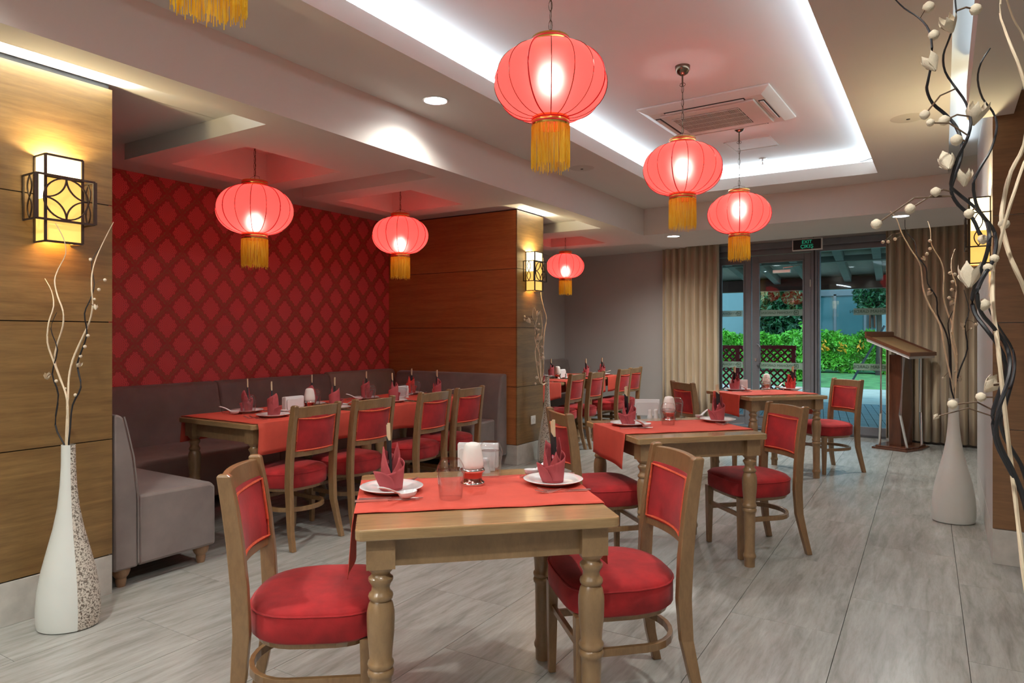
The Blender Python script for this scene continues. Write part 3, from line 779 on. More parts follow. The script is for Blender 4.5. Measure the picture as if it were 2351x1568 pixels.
# ================================================================== FURNITURE
def lerp(a, b, t): return a + (b - a) * t
def interp(tab, z):
    for (z0, v0), (z1, v1) in zip(tab, tab[1:]):
        if z <= z1: return lerp(v0, v1, (z - z0) / (z1 - z0))
    return tab[-1][1]
POSTX = [(0, -.262), (.12, -.232), (.25, -.208), (.40, -.198), (.55, -.205), (.70, -.220), (.80, -.234), (.905, -.252)]
def make_chair():
    t = thing('dining_chair', '', 'chair', group='dining chairs with red suede seats')
    # seat cushion
    def outline(k, z):
        pts = []
        for i in range(32):
            a = 2 * PI * i / 32; c, s = math.cos(a), math.sin(a)
            ex_ = .45 if c > 0 else .85
            x = (abs(c) ** ex_) * (.232 if c > 0 else .205) * (1 if c > 0 else -1)
            y = (abs(s) ** (.5 if c > 0 else .8)) * (1 if s > 0 else -1) * (.232 if c > 0 else .228)
            pts.append((x * k + .0, y * k, z))
        return pts
    m = MB().loft([outline(.955, .372), outline(1.0, .382), outline(1.005, .42), outline(1.0, .458), outline(.985, .470), outline(.93, .482), outline(.75, .492), outline(.4, .497), outline(.01, .498)], (True, True))
    seat = obj('seat', m, M['red_suede'], t, smooth=True)
    seam = [(x, y, z) for x, y, z in outline(1.003, .463)]
    obj('seam', MB().tube(seam, .0035, 5, closed=True), M['red_suede'], seat, smooth=True)
    obj('seat_frame', MB().loft([outline(.9, .352), outline(.93, .374)], (True, True)), M['chairwood'], t)
    for s in (1, -1):
        y = .185 * s
        leg = MB().loft([[(x0 + .198, y0 + y, 0) for x0, y0 in rect(.014, .014)], [(x0 + .196, y0 + y, .375) for x0, y0 in rect(.021, .021)]])
        obj('leg', leg, M['chairwood'], t, bev=.003)
        path = [(x, y * .98, z) for z, x in POSTX]
        path[0] = (path[0][0], y * 1.1, 0); path[1] = (path[1][0], y * 1.06, .12)
        rings = []
        for i, (x, yy, z) in enumerate(path):
            hw = [.017, .020, .024, .027, .027, .026, .025, .022][i]
            rings.append([(x + a, yy + b, z) for a, b in rect(hw, .0155)])
        # rounded top
        x, yy, z = path[-1]
        rings.append([(x - .004 + a, yy + b, z + .008) for a, b in rect(.014, .012)])
        obj('leg', MB().loft(rings), M['chairwood'], t, bev=.004)
    def arc(z, n=10, hw=.166, bulge=.030, dx=0):
        x0 = -abs(interp([(a, b) for a, b in POSTX], z)) + dx
        return [(x0 - bulge * (1 - (2 * i / n - 1) ** 2), lerp(-hw, hw, i / n), z) for i in range(n + 1)]
    def plate(z0, z1, th, hw=.166, bulge=.030, nz=4, dx=0, puff=0, top_lift=0):
        rings = []; n = 10
        fr_, bk = [], []
        grid = []
        for side in (1, -1):
            rows = []
            for k in range(nz + 1):
                z = lerp(z0, z1, k / nz); A = arc(z, n, hw, bulge, dx)
                row = []
                for i, (x, y, zz) in enumerate(A):
                    pf = puff * (math.sin(PI * i / n) ** .5) * (math.sin(PI * k / nz) ** .5) if puff else 0
                    row.append((x + side * (th / 2 + pf), y, zz + (top_lift * (1 - (2 * i / n - 1) ** 2) if k == nz else 0)))
                rows.append(row)
            grid.append(rows)
        vs = [p for rows in grid for row in rows for p in row]; m_ = n + 1; q = (nz + 1) * m_
        fs = []
        for k in range(nz):
            for i in range(n):
                a = k * m_ + i
                fs.append((a, a + 1, a + m_ + 1, a + m_)); fs.append((q + a, q + a + m_, q + a + m_ + 1, q + a + 1))
        for i in range(n):
            fs.append((i, q + i, q + i + 1, i + 1)); a = nz * m_ + i; fs.append((a, a + 1, q + a + 1, q + a))
        for k in range(nz):
            a = k * m_; fs.append((a, a + m_, q + a + m_, q + a)); a += n; fs.append((a, q + a, q + a + m_, a + m_))
        return MB().add(vs, fs)
    obj('top_rail', plate(.830, .898, .024, hw=.183, nz=3, top_lift=.006), M['chairwood'], t, bev=.004, smooth=True)
    obj('lower_rail', plate(.580, .616, .022, hw=.178, nz=1), M['chairwood'], t, bev=.003)
    bp = obj('backrest', plate(.610, .838, .026, hw=.160, nz=5, puff=.010), M['red_suede'], t, smooth=True)
    for sd in (1, -1):
        P = []
        dx = .0165 * sd; hw = .154
        A = arc(.620, 10, hw, .030, dx); P += A
        P += [(arc(z, 10, hw, .030, dx)[-1]) for z in (.68, .73, .78)]
        B = arc(.829, 10, hw, .030, dx); P += [(x, y, z - .010 * (1 - (2 * i / 10 - 1) ** 2)) for i, (x, y, z) in enumerate(B)][::-1]
        P += [(arc(z, 10, hw, .030, dx)[0]) for z in (.78, .73, .68)]
        obj('piping', MB().tube(P, .0052, 6, closed=True), M['cord'], bp, smooth=True)
    # bent hoop and front rail
    hoop = [(.185, .182, .235)]
    for i in range(0, 13):
        a = PI / 2 + PI * i / 12
        hoop.append((-.055 + .155 * math.cos(a) , .182 * math.sin(a), .235))
    hoop.append((.185, -.182, .235))
    obj('hoop_stretcher', MB().sweep(hoop, rect(.009, .014)), M['chairwood'], t, bev=.002)
    obj('front_rail', MB().box(.185, .203, -.17, .17, .25, .275), M['chairwood'], t, bev=.002)
    return t
LEGP = [(.030, 0), (.031, .045), (.036, .055), (.037, .066), (.033, .075), (.030, .085), (.0325, .30), (.0335, .318), (.039, .324), (.0405, .333), (.038, .341), (.0345, .345), (.038, .349), (.0405, .357), (.039, .365), (.034, .371),
        (.036, .40), (.041, .45), (.0425, .49), (.042, .515), (.037, .54), (.030, .552), (.036, .556), (.038, .564), (.036, .572), (.029, .578), (.027, .592), (.031, .602), (.0375, .612), (.0375, .62), (.030, .626), (.0275, .634), (.034, .640), (.040, .648), (.043, .655)]
def make_table(sx=.82, sy=.82, h=.785):
    t = thing('dining_table', '', 'table')
    hx_, hy_ = sx / 2, sy / 2; k = .022
    pts = []
    for (cx_, cy_, a0) in ((hx_ - k, hy_ - k, 0), (-hx_ + k, hy_ - k, 90), (-hx_ + k, -hy_ + k, 180), (hx_ - k, -hy_ + k, 270)):
        for j in range(5): a = R(a0 + 22.5 * j); pts.append((cx_ + k * math.cos(a), cy_ + k * math.sin(a)))
    k = 0
    obj('tabletop', MB().prism(pts, h - .034, h), M['beech_top'], t, bev=.005)
    a = hx_ - .075; b = hy_ - .075
    ap = MB().box(-a, a, -b - .012, -b + .012, .655, h - .034).box(-a, a, b - .012, b + .012, .655, h - .034).box(-a - .012, -a + .012, -b, b, .655, h - .034).box(a - .012, a + .012, -b, b, .655, h - .034)
    obj('apron', ap, M['beech'], t)
    for x, y in ((a, b), (a, -b), (-a, b), (-a, -b)):
        m = MB().lathe(LEGP, 22, (x, y, 0)); m.box(x - .043, x + .043, y - .043, y + .043, .655, h - .034)
        obj('leg', m, M['beech'], t, smooth=True)
    return t
SETLOC = {'hall': None}
CH = [  # chairs: x, y, rotation (forward direction), label
    ('c', (-1.858, 1.659), 38, 'dining chair at the left of the frontmost square table, nearest the camera'),
    ('c', (-1.066, 2.427), 224, 'dining chair pushed in at the right of the frontmost square table'),
    ('c', (-1.755, 3.765), 47, 'dining chair at the left of the middle square table, behind the front table'),
    ('c', (-1.03, 4.506), 226, 'dining chair at the right of the middle square table, on the open aisle side'),
    ('c', (-1.94, 6.58), 49, 'dining chair at the left of the far square table, in front of the beige curtain'),
    ('c', (-.985, 7.495), 229, 'dining chair at the right of the far square table, before the glass door'),
    ('c', (-3.70, 3.09), 180, 'first dining chair along the long alcove table, nearest the taupe bench end'),
    ('c', (-3.69, 3.62), 178, 'second dining chair along the long alcove table'),
    ('c', (-3.68, 4.29), 181, 'third dining chair along the long alcove table'),
    ('c', (-3.69, 4.78), 180, 'fourth dining chair along the long alcove table, nearest the middle pillar'),
    ('c', (-3.83, 7.09), 182, 'first dining chair of the rear alcove table, beside the slim vase'),
    ('c', (-3.80, 7.57), 180, 'second dining chair of the rear alcove table'),
    ('c', (-3.80, 8.42), 181, 'third dining chair of the rear alcove table'),
    ('c', (-3.83, 8.88), 180, 'fourth dining chair of the rear alcove table, nearest the grey back wall'),
]
for k, (q, (x, y), a, lab) in enumerate(CH): place('chair', make_chair, (x, y, 0), R(a), lab)
TB = [((-1.438, 2.027), 43.2, 'frontmost square beech table with turned legs and a red runner'),
      ((-1.435, 4.13), 46.5, 'middle square beech table with turned legs and a red runner'),
      ((-1.49, 7.03), 45, 'far square beech table standing before the glass door')]
for (x, y), a, lab in TB: place('table', make_table, (x, y, 0), R(a), lab)['group'] = 'square dining tables'
def long_table(): return make_table(.80, 1.162)
place('longtable', long_table, (-4.10, 3.366, 0), 0, 'near half of the long table row in the wallpapered alcove')['group'] = 'long alcove tables'
place('longtable', long_table, (-4.10, 4.532, 0), 0, 'far half of the long table row, before the cherry-wood panels')['group'] = 'long alcove tables'
place('longtable', long_table, (-4.25, 7.285, 0), 0, 'first long table of the rear alcove, behind the slim vase')['group'] = 'long alcove tables'
place('longtable', long_table, (-4.25, 8.62, 0), 0, 'last long table of the rear alcove, by the grey wall')['group'] = 'long alcove tables'

# ---- runners
def runner(loc, a, w, L_, drop, label, y0=0, seed=0, h=.785, dropb=None):
    rnd = random.Random(seed); n = 14; prof = []
    hl = L_ / 2; dropb = drop if dropb is None else dropb
    nx = 12
    st = []
    for k in range(6): st.append((-1, 1 - k / 5 * 1.0))
    rows = []
    for j in range(n + 1):
        v = lerp(-w / 2, w / 2, j / n) + y0; row = []
        f = j / n
        for k in range(6):
            d = drop * (1 - k / 6) * (1 + .05 * math.sin(f * 3 + seed))
            row.append((-hl - .006 - .010 * math.sin(f * 9 + seed) * d * 4 - .012 * d * 4, v + .010 * math.sin(d * 20 + seed) * (f - .5), h + .0025 - d))
        for k in range(nx + 1):
            row.append((lerp(-hl - .003, hl + .003, k / nx), v + .002 * math.sin(k * 1.3 + seed), h + .0035 + .0012 * math.sin(k * 2.1 + j)))
        for k in range(1, 7):
            d = dropb * k / 6 * (1 + .05 * math.sin(f * 4 + seed * 2))
            row.append((hl + .006 + .010 * math.sin(f * 8 + seed * 3) * d * 4 + .012 * d * 4, v + .010 * math.sin(d * 18 + seed) * (f - .5), h + .0025 - d))
        rows.append(row)
    m = len(rows[0])
    mb = MB().add([p for r_ in rows for p in r_], [(j * m + i, j * m + i + 1, (j + 1) * m + i + 1, (j + 1) * m + i) for j in range(n) for i in range(m - 1)])
    o = obj('table_runner', mb, M['runner'], smooth=True, loc=(loc[0], loc[1], 0), rotz=R(a))
    s = o.modifiers.new('thickness', 'SOLIDIFY'); s.thickness = .002; s.offset = 1
    return tag(o, label, 'table runner', 'red table runners')
runner(TB[0][0], 42, .50, .82, .20, 'red cloth runner across the frontmost square table', .015, 1)
runner(TB[1][0], 46.5, .50, .82, .19, 'red cloth runner across the middle square table', -.0, 2)
runner(TB[2][0], 45, .50, .82, .20, 'red cloth runner across the far square table', .0, 3)
runner((-4.105, 3.25), 0, .86, .82, .19, 'wide red cloth over the near end of the long alcove table', 0, 4)
runner((-4.105, 4.23), 0, .42, .82, .19, 'narrow red cloth across the middle of the long alcove table', 0, 5)
runner((-4.105, 4.88), 0, .66, .82, .19, 'red cloth over the last table of the long alcove row', 0, 6)
runner((-4.25, 6.92), 0, .50, .82, .19, 'red cloth hanging beside the slim vase on the rear alcove table', 0, 7)
runner((-4.25, 7.52), 0, .44, .82, .19, 'red cloth behind the second chair of the rear alcove table', 0, 8)
runner((-4.25, 8.22), 0, .42, .82, .19, 'red cloth in the middle of the rear alcove table row', 0, 9)
runner((-4.25, 8.72), 0, .42, .82, .19, 'red cloth near the wall end of the rear alcove table', 0, 10)

# ---- tableware
def make_plate():
    t = obj('plate', MB().lathe([(.001, .004), (.055, .004), (.06, .0), (.066, .002), (.085, .010), (.108, .019), (.110, .021), (.107, .0225), (.084, .0145), (.066, .0085), (.03, .007), (.001, .007)], 40).mat(Matrix.Diagonal((1.04, 1.04, 1, 1))), M['porcelain'], smooth=True)
    return tag(t, '', 'plate', 'white dinner plates')
def make_napkin(mkey='napkin', sd=0):
    def mk():
        rnd = random.Random(sd); mb = MB()
        def petal(a0, half, r0, r1, h, lean, pw, z0=0, base_h=0):
            n, m = 12, 8; rows = []
            for j in range(m + 1):
                v = j / m; row = []
                for i in range(n + 1):
                    u = 2 * i / n - 1
                    top = base_h + (h - base_h) * (1 - abs(u) ** pw)
                    z = z0 + top * v
                    rr = lerp(r0, r1, v * top / max(h, .01)) + .004 * math.sin(u * 5 + v * 4)
                    a = a0 + half * u * (1 - .25 * v)
                    row.append((rr * math.cos(a) + lean[0] * (z / .15) ** 2, rr * math.sin(a) * .85 + lean[1] * (z / .15) ** 2, z))
                rows.append(row)
            k = n + 1
            mb.add([p for r_ in rows for p in r_], [(j * k + i, j * k + i + 1, (j + 1) * k + i + 1, (j + 1) * k + i) for j in range(m) for i in range(n)])
        # outer wrap whose rim climbs diagonally round the napkin
        n, m = 36, 8; rows = []
        for j in range(m + 1):
            v = j / m; row = []
            for i in range(n + 1):
                u = i / n; a = R(215) + u * R(400)
                top = .052 + .095 * (u / .82) ** 1.15 if u < .82 else .147 * (1 - ((u - .82) / .18) ** 1.4 * .62)
                rr = .0335 + .0035 * u + .006 * v * (1 - .5 * u) - .012 * (v * top / .15) ** 2 * u
                row.append((rr * math.cos(a) + .004 * v, rr * math.sin(a) * .86, top * v))
            rows.append(row)
        k = n + 1
        mb.add([p for r_ in rows for p in r_], [(j * k + i, j * k + i + 1, (j + 1) * k + i + 1, (j + 1) * k + i) for j in range(m) for i in range(n)])
        petal(R(205), R(78), .037, .056, .066, (0, 0), 2.6, 0, .046)
        petal(R(40), R(85), .026, .020, .158, (.006, -.004), 1.05, 0, .06)
        petal(R(150), R(70), .029, .030, .128, (-.004, .008), 1.0, 0, .06)
        petal(R(300), R(60), .031, .038, .112, (.004, -.008), .95, 0, .05)
        mb.lathe([(.001, .001), (.034, .001)], 14, cap=(False, False))
        mb.v = [(x * 1.13, y * 1.13, z * 1.08) for x, y, z in mb.v]
        o = obj('folded_napkin', mb, M[mkey], smooth=True)
        s = o.modifiers.new('thickness', 'SOLIDIFY'); s.thickness = .0022
        return tag(o, '', 'napkin', 'folded red napkins standing on plates')
    return mk
def make_sticks():
    t = thing('chopstick_sleeve', '', 'chopsticks', group='sleeved chopsticks standing in the napkins')
    sl = MB().loft([[(x, y, 0.0) for x, y in rect(.0105, .004)], [(x, y, .168) for x, y in rect(.0105, .004)]], (True, False))
    sl.add([(-.0105, -.0042, .168), (.0105, -.0042, .168), (-.0105, -.0042, .186)], [(0, 1, 2)])
    obj('sleeve', sl, M['black'], t)
    for s in (-1, 1):
        obj('chopstick', MB().loft([[(x + s * .0046, y, .02) for x, y in rect(.0028, .0025)], [(x + s * .0046, y, .232 if s > 0 else .226) for x, y in rect(.0042, .0034)]]), M['chop'], t)
    for c_ in t.children: c_.scale = (1.22, 1.22, 1.0)
    bd = obj('badge', MB().lathe([(.0095, -.0006), (.0095, .0006)], 16).mat(Matrix.Rotation(PI / 2, 4, 'X')).xf((0, -.0048, .090)), M['sleeve_red'], t)
    mk = MB()
    for a, b, c_, d in ((-.005, .005, .003, .0045), (-.005, .005, -.001, .0005), (-.001, .001, -.005, .0055), (-.004, -.0025, -.005, -.001), (.0025, .004, -.005, -.001)):
        mk.box(a, b, -.0058, -.0052, .09 + c_, .09 + d)
    obj('emblem', mk, M['paperwhite'], bd)
    return t
def make_spoon():
    n = 12; mb = MB(); rows = []
    bowl = [(-.034, .004, .010), (-.030, .012, .009), (-.018, .0195, .0075), (0, .022, .0065), (.018, .018, .008), (.030, .011, .011)]
    # bowl as rim and belly shells
    top = []; bot = []
    m = 20
    for k in range(m):
        a = 2 * PI * k / m; top.append((.036 * math.cos(a), .0235 * math.sin(a), .0215 + .002 * math.cos(a)))
    def ring(s, z): return [(.036 * s * math.cos(2 * PI * k / m), .0235 * s * math.sin(2 * PI * k / m), z) for k in range(m)]
    mb.loft([ring(.5, .001), ring(.75, .004), ring(.92, .012), top, ring(.93, .0205), ring(.8, .011), ring(.55, .006), ring(.02, .005)], (True, True))
    path = [(-.030, 0, .018), (-.045, 0, .026), (-.065, 0, .036), (-.09, 0, .045), (-.112, 0, .050)]
    mb.sweep(path, [(-.0085, 0), (-.0045, -.003), (.0045, -.003), (.0085, 0), (.0085, .003), (.004, .0005), (-.004, .0005), (-.0085, .003)])
    o = obj('soup_spoon', mb, M['porcelain'], smooth=True)
    return tag(o, '', 'spoon', 'white porcelain soup spoons')
def make_fork():
    mb = MB(); mb.sweep([(-.10, 0, .003), (-.02, 0, .004), (.01, 0, .009), (.035, 0, .004), (.05, 0, .003)], [(-.0045, -.001), (.0045, -.001), (.0045, .001), (-.0045, .001)], scales=[1, .7, .55, 1.3, 2.2])
    for y in (-.0085, -.0028, .0028, .0085): mb.sweep([(.048, y, .003), (.072, y, .007), (.098, y * .9, .015)], rect(.0013, .0008))
    o = obj('fork', mb, M['steel'], smooth=True); return tag(o, '', 'fork', 'steel forks')
def make_knife():
    mb = MB(); mb.sweep([(-.11, 0, .005), (0, 0, .005)], [(-.005, -.0032), (.005, -.0032), (.005, .0032), (-.005, .0032)])
    mb.loft([[(0, -.004, .003), (0, .006, .003), (0, .006, .006), (0, -.004, .006)], [(.07, -.005, .002), (.07, .006, .003), (.07, .006, .004), (.07, -.005, .003)], [(.108, .002, .002), (.108, .005, .002), (.108, .005, .003), (.108, .002, .003)]])
    o = obj('knife', mb, M['steel']); return tag(o, '', 'knife', 'steel knives')
def make_tumbler():
    mb = MB().lathe([(.037, 0), (.040, .03), (.0435, .06), (.0465, .082), (.043, .098), (.034, .112), (.030, .116), (.001, .117)], 24, cap=(False, False), mod=lambda a, z: 1 - (.035 * abs(math.sin(4 * a)) if z > .09 else 0))
    mb.lathe([(.0345, .0005), (.038, .04), (.0415, .075), (.036, .086), (.001, .089)], 24, cap=(False, False))
    mb.v = [(x * 1.07, y * 1.07, z * 1.2) for x, y, z in mb.v]
    o = obj('tumbler', mb, M['tumbler'], smooth=True); return tag(o, '', 'glass', 'clear tumblers turned upside down')
def make_candle():
    t = thing('candle_lamp', '', 'candle lamp', group='frosted candle lamps')
    obj('base', MB().lathe([(.001, 0), (.043, 0), (.0445, .006), (.042, .012), (.036, .018), (.035, .03), (.037, .042), (.042, .052), (.0425, .058), (.040, .062), (.001, .062)], 28), M['redglass'], t, smooth=True)
    for z in (.006, .056): obj('rim', MB().lathe([(.0435, z - .006), (.0462, z - .003), (.0462, z + .003), (.0435, z + .006)], 28, cap=(False, False), mod=lambda a, zz: 1 + .008 * math.sin(18 * a)), M['chrome'], t, smooth=True)
    obj('shade', MB().lathe([(.036, .060), (.0405, .066), (.0415, .080), (.039, .105), (.034, .135), (.030, .150), (.024, .157), (.012, .160), (.001, .1605)], 40, mod=lambda a, z: 1 + .010 * math.sin(20 * a)), M['frost'], t, smooth=True)
    return t
def make_holder():
    t = thing('napkin_holder', '', 'napkin holder', group='white napkin holders')
    q = MB().box(-.062, .062, -.030, .030, 0, .010)
    for s in (-1, 1):
        pl = [(-.060, .008), (.060, .008), (.064, .078), (.056, .086), (-.056, .086), (-.064, .078)]
        q.add([(x, s * .026 - .003, z) for x, z in pl] + [(x, s * .026 + .003, z) for x, z in pl], [(0, 1, 2, 3, 4, 5)[::1], tuple(range(11, 5, -1))] + [(i, i + 6, (i + 1) % 6 + 6, (i + 1) % 6) for i in range(6)])
    obj('body', q, M['porcelain'], t, bev=.002)
    for k in range(5):
        y = -.016 + k * .008
        obj('paper_napkin', MB().box(-.070, .070, y - .0022, y + .0022, .012, .098 + .003 * (k % 2)), M['paperwhite'], t)
    return t
def make_shaker():
    o = obj('shaker', MB().lathe([(.001, 0), (.020, 0), (.0205, .004), (.015, .020), (.0125, .038), (.0145, .047), (.015, .053), (.011, .061), (.001, .063)], 20), M['porcelain'], smooth=True)
    return tag(o, '', 'shaker', 'white porcelain salt and pepper shakers')
H0 = .785; HR_ = .7895
def setting(x, y, a, where, nk='napkin', stick_tilt=(.10, .05), seed=0, full=True, spin=0):
    """one place setting; a = direction the guest looks"""
    ca, sa = math.cos(R(a)), math.sin(R(a))
    def W(dx, dy, z=HR_): return (x + dx * ca - dy * sa, y + dx * sa + dy * ca, z)
    place('plate', make_plate, W(0, 0), R(a), 'round white plate ' + where)
    place('nap' + nk, make_napkin(nk, 1), W(0, 0, HR_ + .008), R(a + spin), ('bright red' if nk == 'napkin2' else 'rose-red') + ' folded napkin ' + where)
    c = place('sticks', make_sticks, W(-.004, .012, HR_ + .014), 0, 'black-sleeved chopsticks in the napkin ' + where)
    c.rotation_euler = (stick_tilt[1], stick_tilt[0], R(a * 0 - 30))
    place('fork', make_fork, W(-.01, .128), R(a), 'outer steel fork ' + where)
    if full: place('fork', make_fork, W(.006, .150), R(a + 4), 'inner steel fork ' + where)
    place('knife', make_knife, W(.0, -.124), R(a), 'inner steel knife ' + where)
    if full: place('knife', make_knife, W(-.012, -.146), R(a), 'outer steel knife ' + where)
    place('spoon', make_spoon, W(.055, -.142, HR_ + .008), R(a + 28), 'white porcelain soup spoon ' + where)
def tl(i, lx, ly):
    (x, y), a, _ = TB[i]; c_, s_ = math.cos(R(a)), math.sin(R(a)); return x + lx * c_ - ly * s_, y + lx * s_ + ly * c_
def center(i, name, box, lamp, glasses, shk, rot, wood=True):
    q_ = place('holder', make_holder, (*box, H0), R(rot), 'white napkin holder with paper napkins ' + name)
    if i == 0: q_.rotation_euler.z = R(26); q_.scale = (1.22, 1.1, 1.12)
    if i in (1, 2): q_.rotation_euler.z = R(24)
    for k, s in enumerate(shk): place('shaker', make_shaker, (*s, H0), 0, ('salt' if k else 'pepper') + ' shaker beside the napkin holder ' + name)
    place('candle', make_candle, (*lamp, HR_), R(rot), 'candle lamp with frosted ribbed shade ' + name)
    for g, lb in glasses: place('tumbler', make_tumbler, (*g, HR_), R(rot + 10), 'upturned clear tumbler ' + lb)
def P2(u, v, z=HR_): p = pz(u, v, z); return (p[0], p[1])
# front table
x, y = P2(899, 1128); setting(x, y, 42, 'at the left seat of the front table', stick_tilt=(-.12, .0), spin=10)
x, y = P2(1270, 1110); setting(x, y, 222, 'at the right of the front table', stick_tilt=(-.02, .03), spin=150)
center(0, 'on the front table', P2(1098, 1078, H0), P2(1085, 1112), ((P2(1035, 1145), 'closest to the camera on the front table'), (P2(1126, 1093), 'behind the candle lamp on the front table')), (P2(1115, 1085, H0), P2(1097, 1087, H0)), 42)
# middle table
x, y = P2(1443, 977); setting(x, y, 46.5, 'at the left of the middle table', stick_tilt=(-.06, .0), spin=-30)
x, y = P2(1648, 968); setting(x, y, 226, 'at the right of the middle table', stick_tilt=(-.06, .02), spin=130)
center(1, 'on the middle table', P2(1486, 953, H0), P2(1536, 965), ((P2(1534, 976), 'in front of the candle lamp on the middle table'), (P2(1552, 960), 'behind the candle lamp on the middle table')), (P2(1492, 960, H0), P2(1506, 960, H0)), 46.5)
# far table
x, y = P2(1688, 897); setting(x, y, 45, 'at the left of the far table', stick_tilt=(.02, .0), spin=-60)
x, y = P2(1816, 895); setting(x, y, 225, 'at the right of the far table', 'napkin2', stick_tilt=(.06, .02), spin=120)
center(2, 'on the far table', tl(2, -.10, .30), P2(1760, 893), ((P2(1758, 899), 'in front of the candle lamp on the far table'),), (tl(2, -.10, .24), tl(2, -.04, .27)), 45)
# long alcove table
nx_, fx_ = -3.93, -4.34
SY = (3.13, 3.70, 4.36, 4.95)
ordn = ('first', 'second', 'third', 'fourth')
tilt = ((-.16, 0), (.06, 0), (-.14, 0), (.0, 0))
tiltf = ((-.13, 0), (.0, 0), (-.05, 0), (.05, 0))
for k, yy in enumerate(SY):
    setting(nx_, yy, 180, 'before the %s chair of the long table' % ordn[k], stick_tilt=tilt[k], full=k < 2, spin=40 * k)
for k, yy in enumerate((3.20, 3.80, 4.42, 5.02)):
    setting(fx_ + .03, yy, 0, 'on the bench side, opposite the long table\'s %s chair' % ordn[k], 'napkin2' if k == 3 else 'napkin', stick_tilt=tiltf[k], full=False, spin=100 + 50 * k)
    place('tumbler', make_tumbler, (fx_ + .15, yy - .07, HR_), .3 * k, 'upturned tumbler on the bench side, opposite the long table\'s %s chair' % ordn[k])
center(3, 'near the second chair of the long table', (-4.12, 3.46), (-4.10, 3.60), (), (), 90)
place('holder', make_holder, (-4.12, 4.66, H0), R(90), 'white napkin holder towards the far end of the long alcove table')
place('tumbler', make_tumbler, (-4.02, 4.56, HR_), .3, 'upturned tumbler beside the far napkin holder of the long alcove table')
# rear alcove table
for k, yy in enumerate((7.05, 7.62, 8.30, 8.80)):
    if k in (0, 2, 3): setting(-4.05, yy, 180, 'before the %s chair of the rear table' % ordn[k], stick_tilt=(tilt[k][0] * .4, 0), full=False, spin=60 * k)
for k, yy in enumerate((7.35, 8.05)):
    setting(-4.45, yy, 0, 'across the rear table, %s from the vase' % ordn[k], stick_tilt=(-.05, 0), full=False, spin=200 + 60 * k)
center(4, 'on the rear alcove table', (-4.30, 8.05), (-4.22, 7.80), (((-4.15, 7.25), 'near the slim vase on the rear alcove table'), ((-4.15, 8.55), 'towards the wall on the rear alcove table')), ((-4.2, 8.0),), 90)

# ---- upholstered benches
def suede_block(name, pts, y0, y1, m, par, axis='x', bev=.018):
    """profile pts (a,z) extruded from y0 to y1"""
    n = len(pts)
    if axis == 'y': vs = [(a, y0, z) for a, z in pts] + [(a, y1, z) for a, z in pts]
    else: vs = [(y0, a, z) for a, z in pts] + [(y1, a, z) for a, z in pts]
    f = [tuple(range(n)), tuple(range(2 * n - 1, n - 1, -1))] + [(i, i + n, (i + 1) % n + n, (i + 1) % n) for i in range(n)]
    o = obj(name, MB().add(vs, f), m, par, bev=bev, smooth=True)
    bm = bmesh_fix(o.data); return o
import bmesh
def bmesh_fix(me):
    b = bmesh.new(); b.from_mesh(me); bmesh.ops.recalc_face_normals(b, faces=b.faces); b.to_mesh(me); b.free()
FOOT = [(.001, 0), (.022, 0), (.026, .02), (.028, .035), (.026, .045), (.038, .06), (.046, .08), (.046, .105), (.001, .105)]
def feet(par, pts):
    for x, y in pts: obj('foot', MB().lathe(FOOT, 16, (x, y, 0)), M['footwood'], par, smooth=True)
nb = thing('bench', 'taupe suede bench end beside the wood pillar, its side facing the hall', 'bench', group='upholstered alcove benches')
suede_block('backrest', [(1.932, .10), (2.062, .10), (2.058, .50), (2.035, .70), (2.0, .86), (1.985, .915), (1.955, .935), (1.932, .93)], -5.32, -3.70, M['suede'], nb, 'x')
suede_block('seat', [(2.062, .10), (2.53, .10), (2.53, .455), (2.50, .478), (2.062, .488)], -5.32, -3.70, M['suede'], nb, 'x')
obj('piping', MB().tube([(-3.699, y, z) for y, z in ((2.062, .12), (2.060, .50), (2.037, .70), (2.002, .86), (1.986, .92))], .004, 6), M['suede'], nb, smooth=True)
feet(nb, [(-3.76, 2.00), (-3.76, 2.47)])
lb_ = thing('bench', 'long brown suede bench running under the red wallpaper', 'bench', group='upholstered alcove benches')
for a, b in ((1.95, 3.72), (3.724, 5.02)):
    suede_block('backrest', [(-5.51, .10), (-5.33, .10), (-5.34, .5), (-5.365, .75), (-5.40, .92), (-5.425, .945), (-5.51, .95)], a, b, M['suede_mid'], lb_, 'y')
for a, b in ((2.54, 3.9), (3.904, 5.42)):
    suede_block('seat', [(-5.33, .10), (-4.80, .10), (-4.80, .44), (-4.83, .465), (-5.33, .478)], a, b, M['suede_mid'], lb_, 'y')
feet(lb_, [(-4.88, 2.7), (-4.88, 3.9), (-4.88, 5.3)])
cb = thing('bench', 'lighter tan corner backrest of the bench where the wallpaper ends', 'bench', group='upholstered alcove benches')
suede_block('backrest', [(-5.51, .10), (-5.33, .10), (-5.34, .5), (-5.365, .75), (-5.40, .93), (-5.425, .96), (-5.51, .965)], 5.024, 6.02, plain('tan_suede', (.26, .18, .14), .8, var=.12, sc_=5, sheen=.3), cb, 'y')
feet(cb, [(-5.4, 5.9)])
fb_ = thing('bench', 'taupe suede bench against the cherry-wood panels of the middle pillar', 'bench', group='upholstered alcove benches')
suede_block('backrest', [(6.03, .10), (5.86, .10), (5.865, .5), (5.89, .75), (5.93, .92), (5.955, .945), (6.03, .95)], -5.31, -3.86, M['suede'], fb_, 'x')
suede_block('seat', [(5.86, .10), (5.44, .10), (5.44, .455), (5.47, .478), (5.86, .488)], -5.31, -3.90, M['suede'], fb_, 'x')
feet(fb_, [(-3.97, 5.52), (-3.93, 5.95), (-5.2, 5.52)])
rb_ = thing('bench', 'dark taupe suede bench of the rear alcove, behind its tables', 'bench', group='upholstered alcove benches')
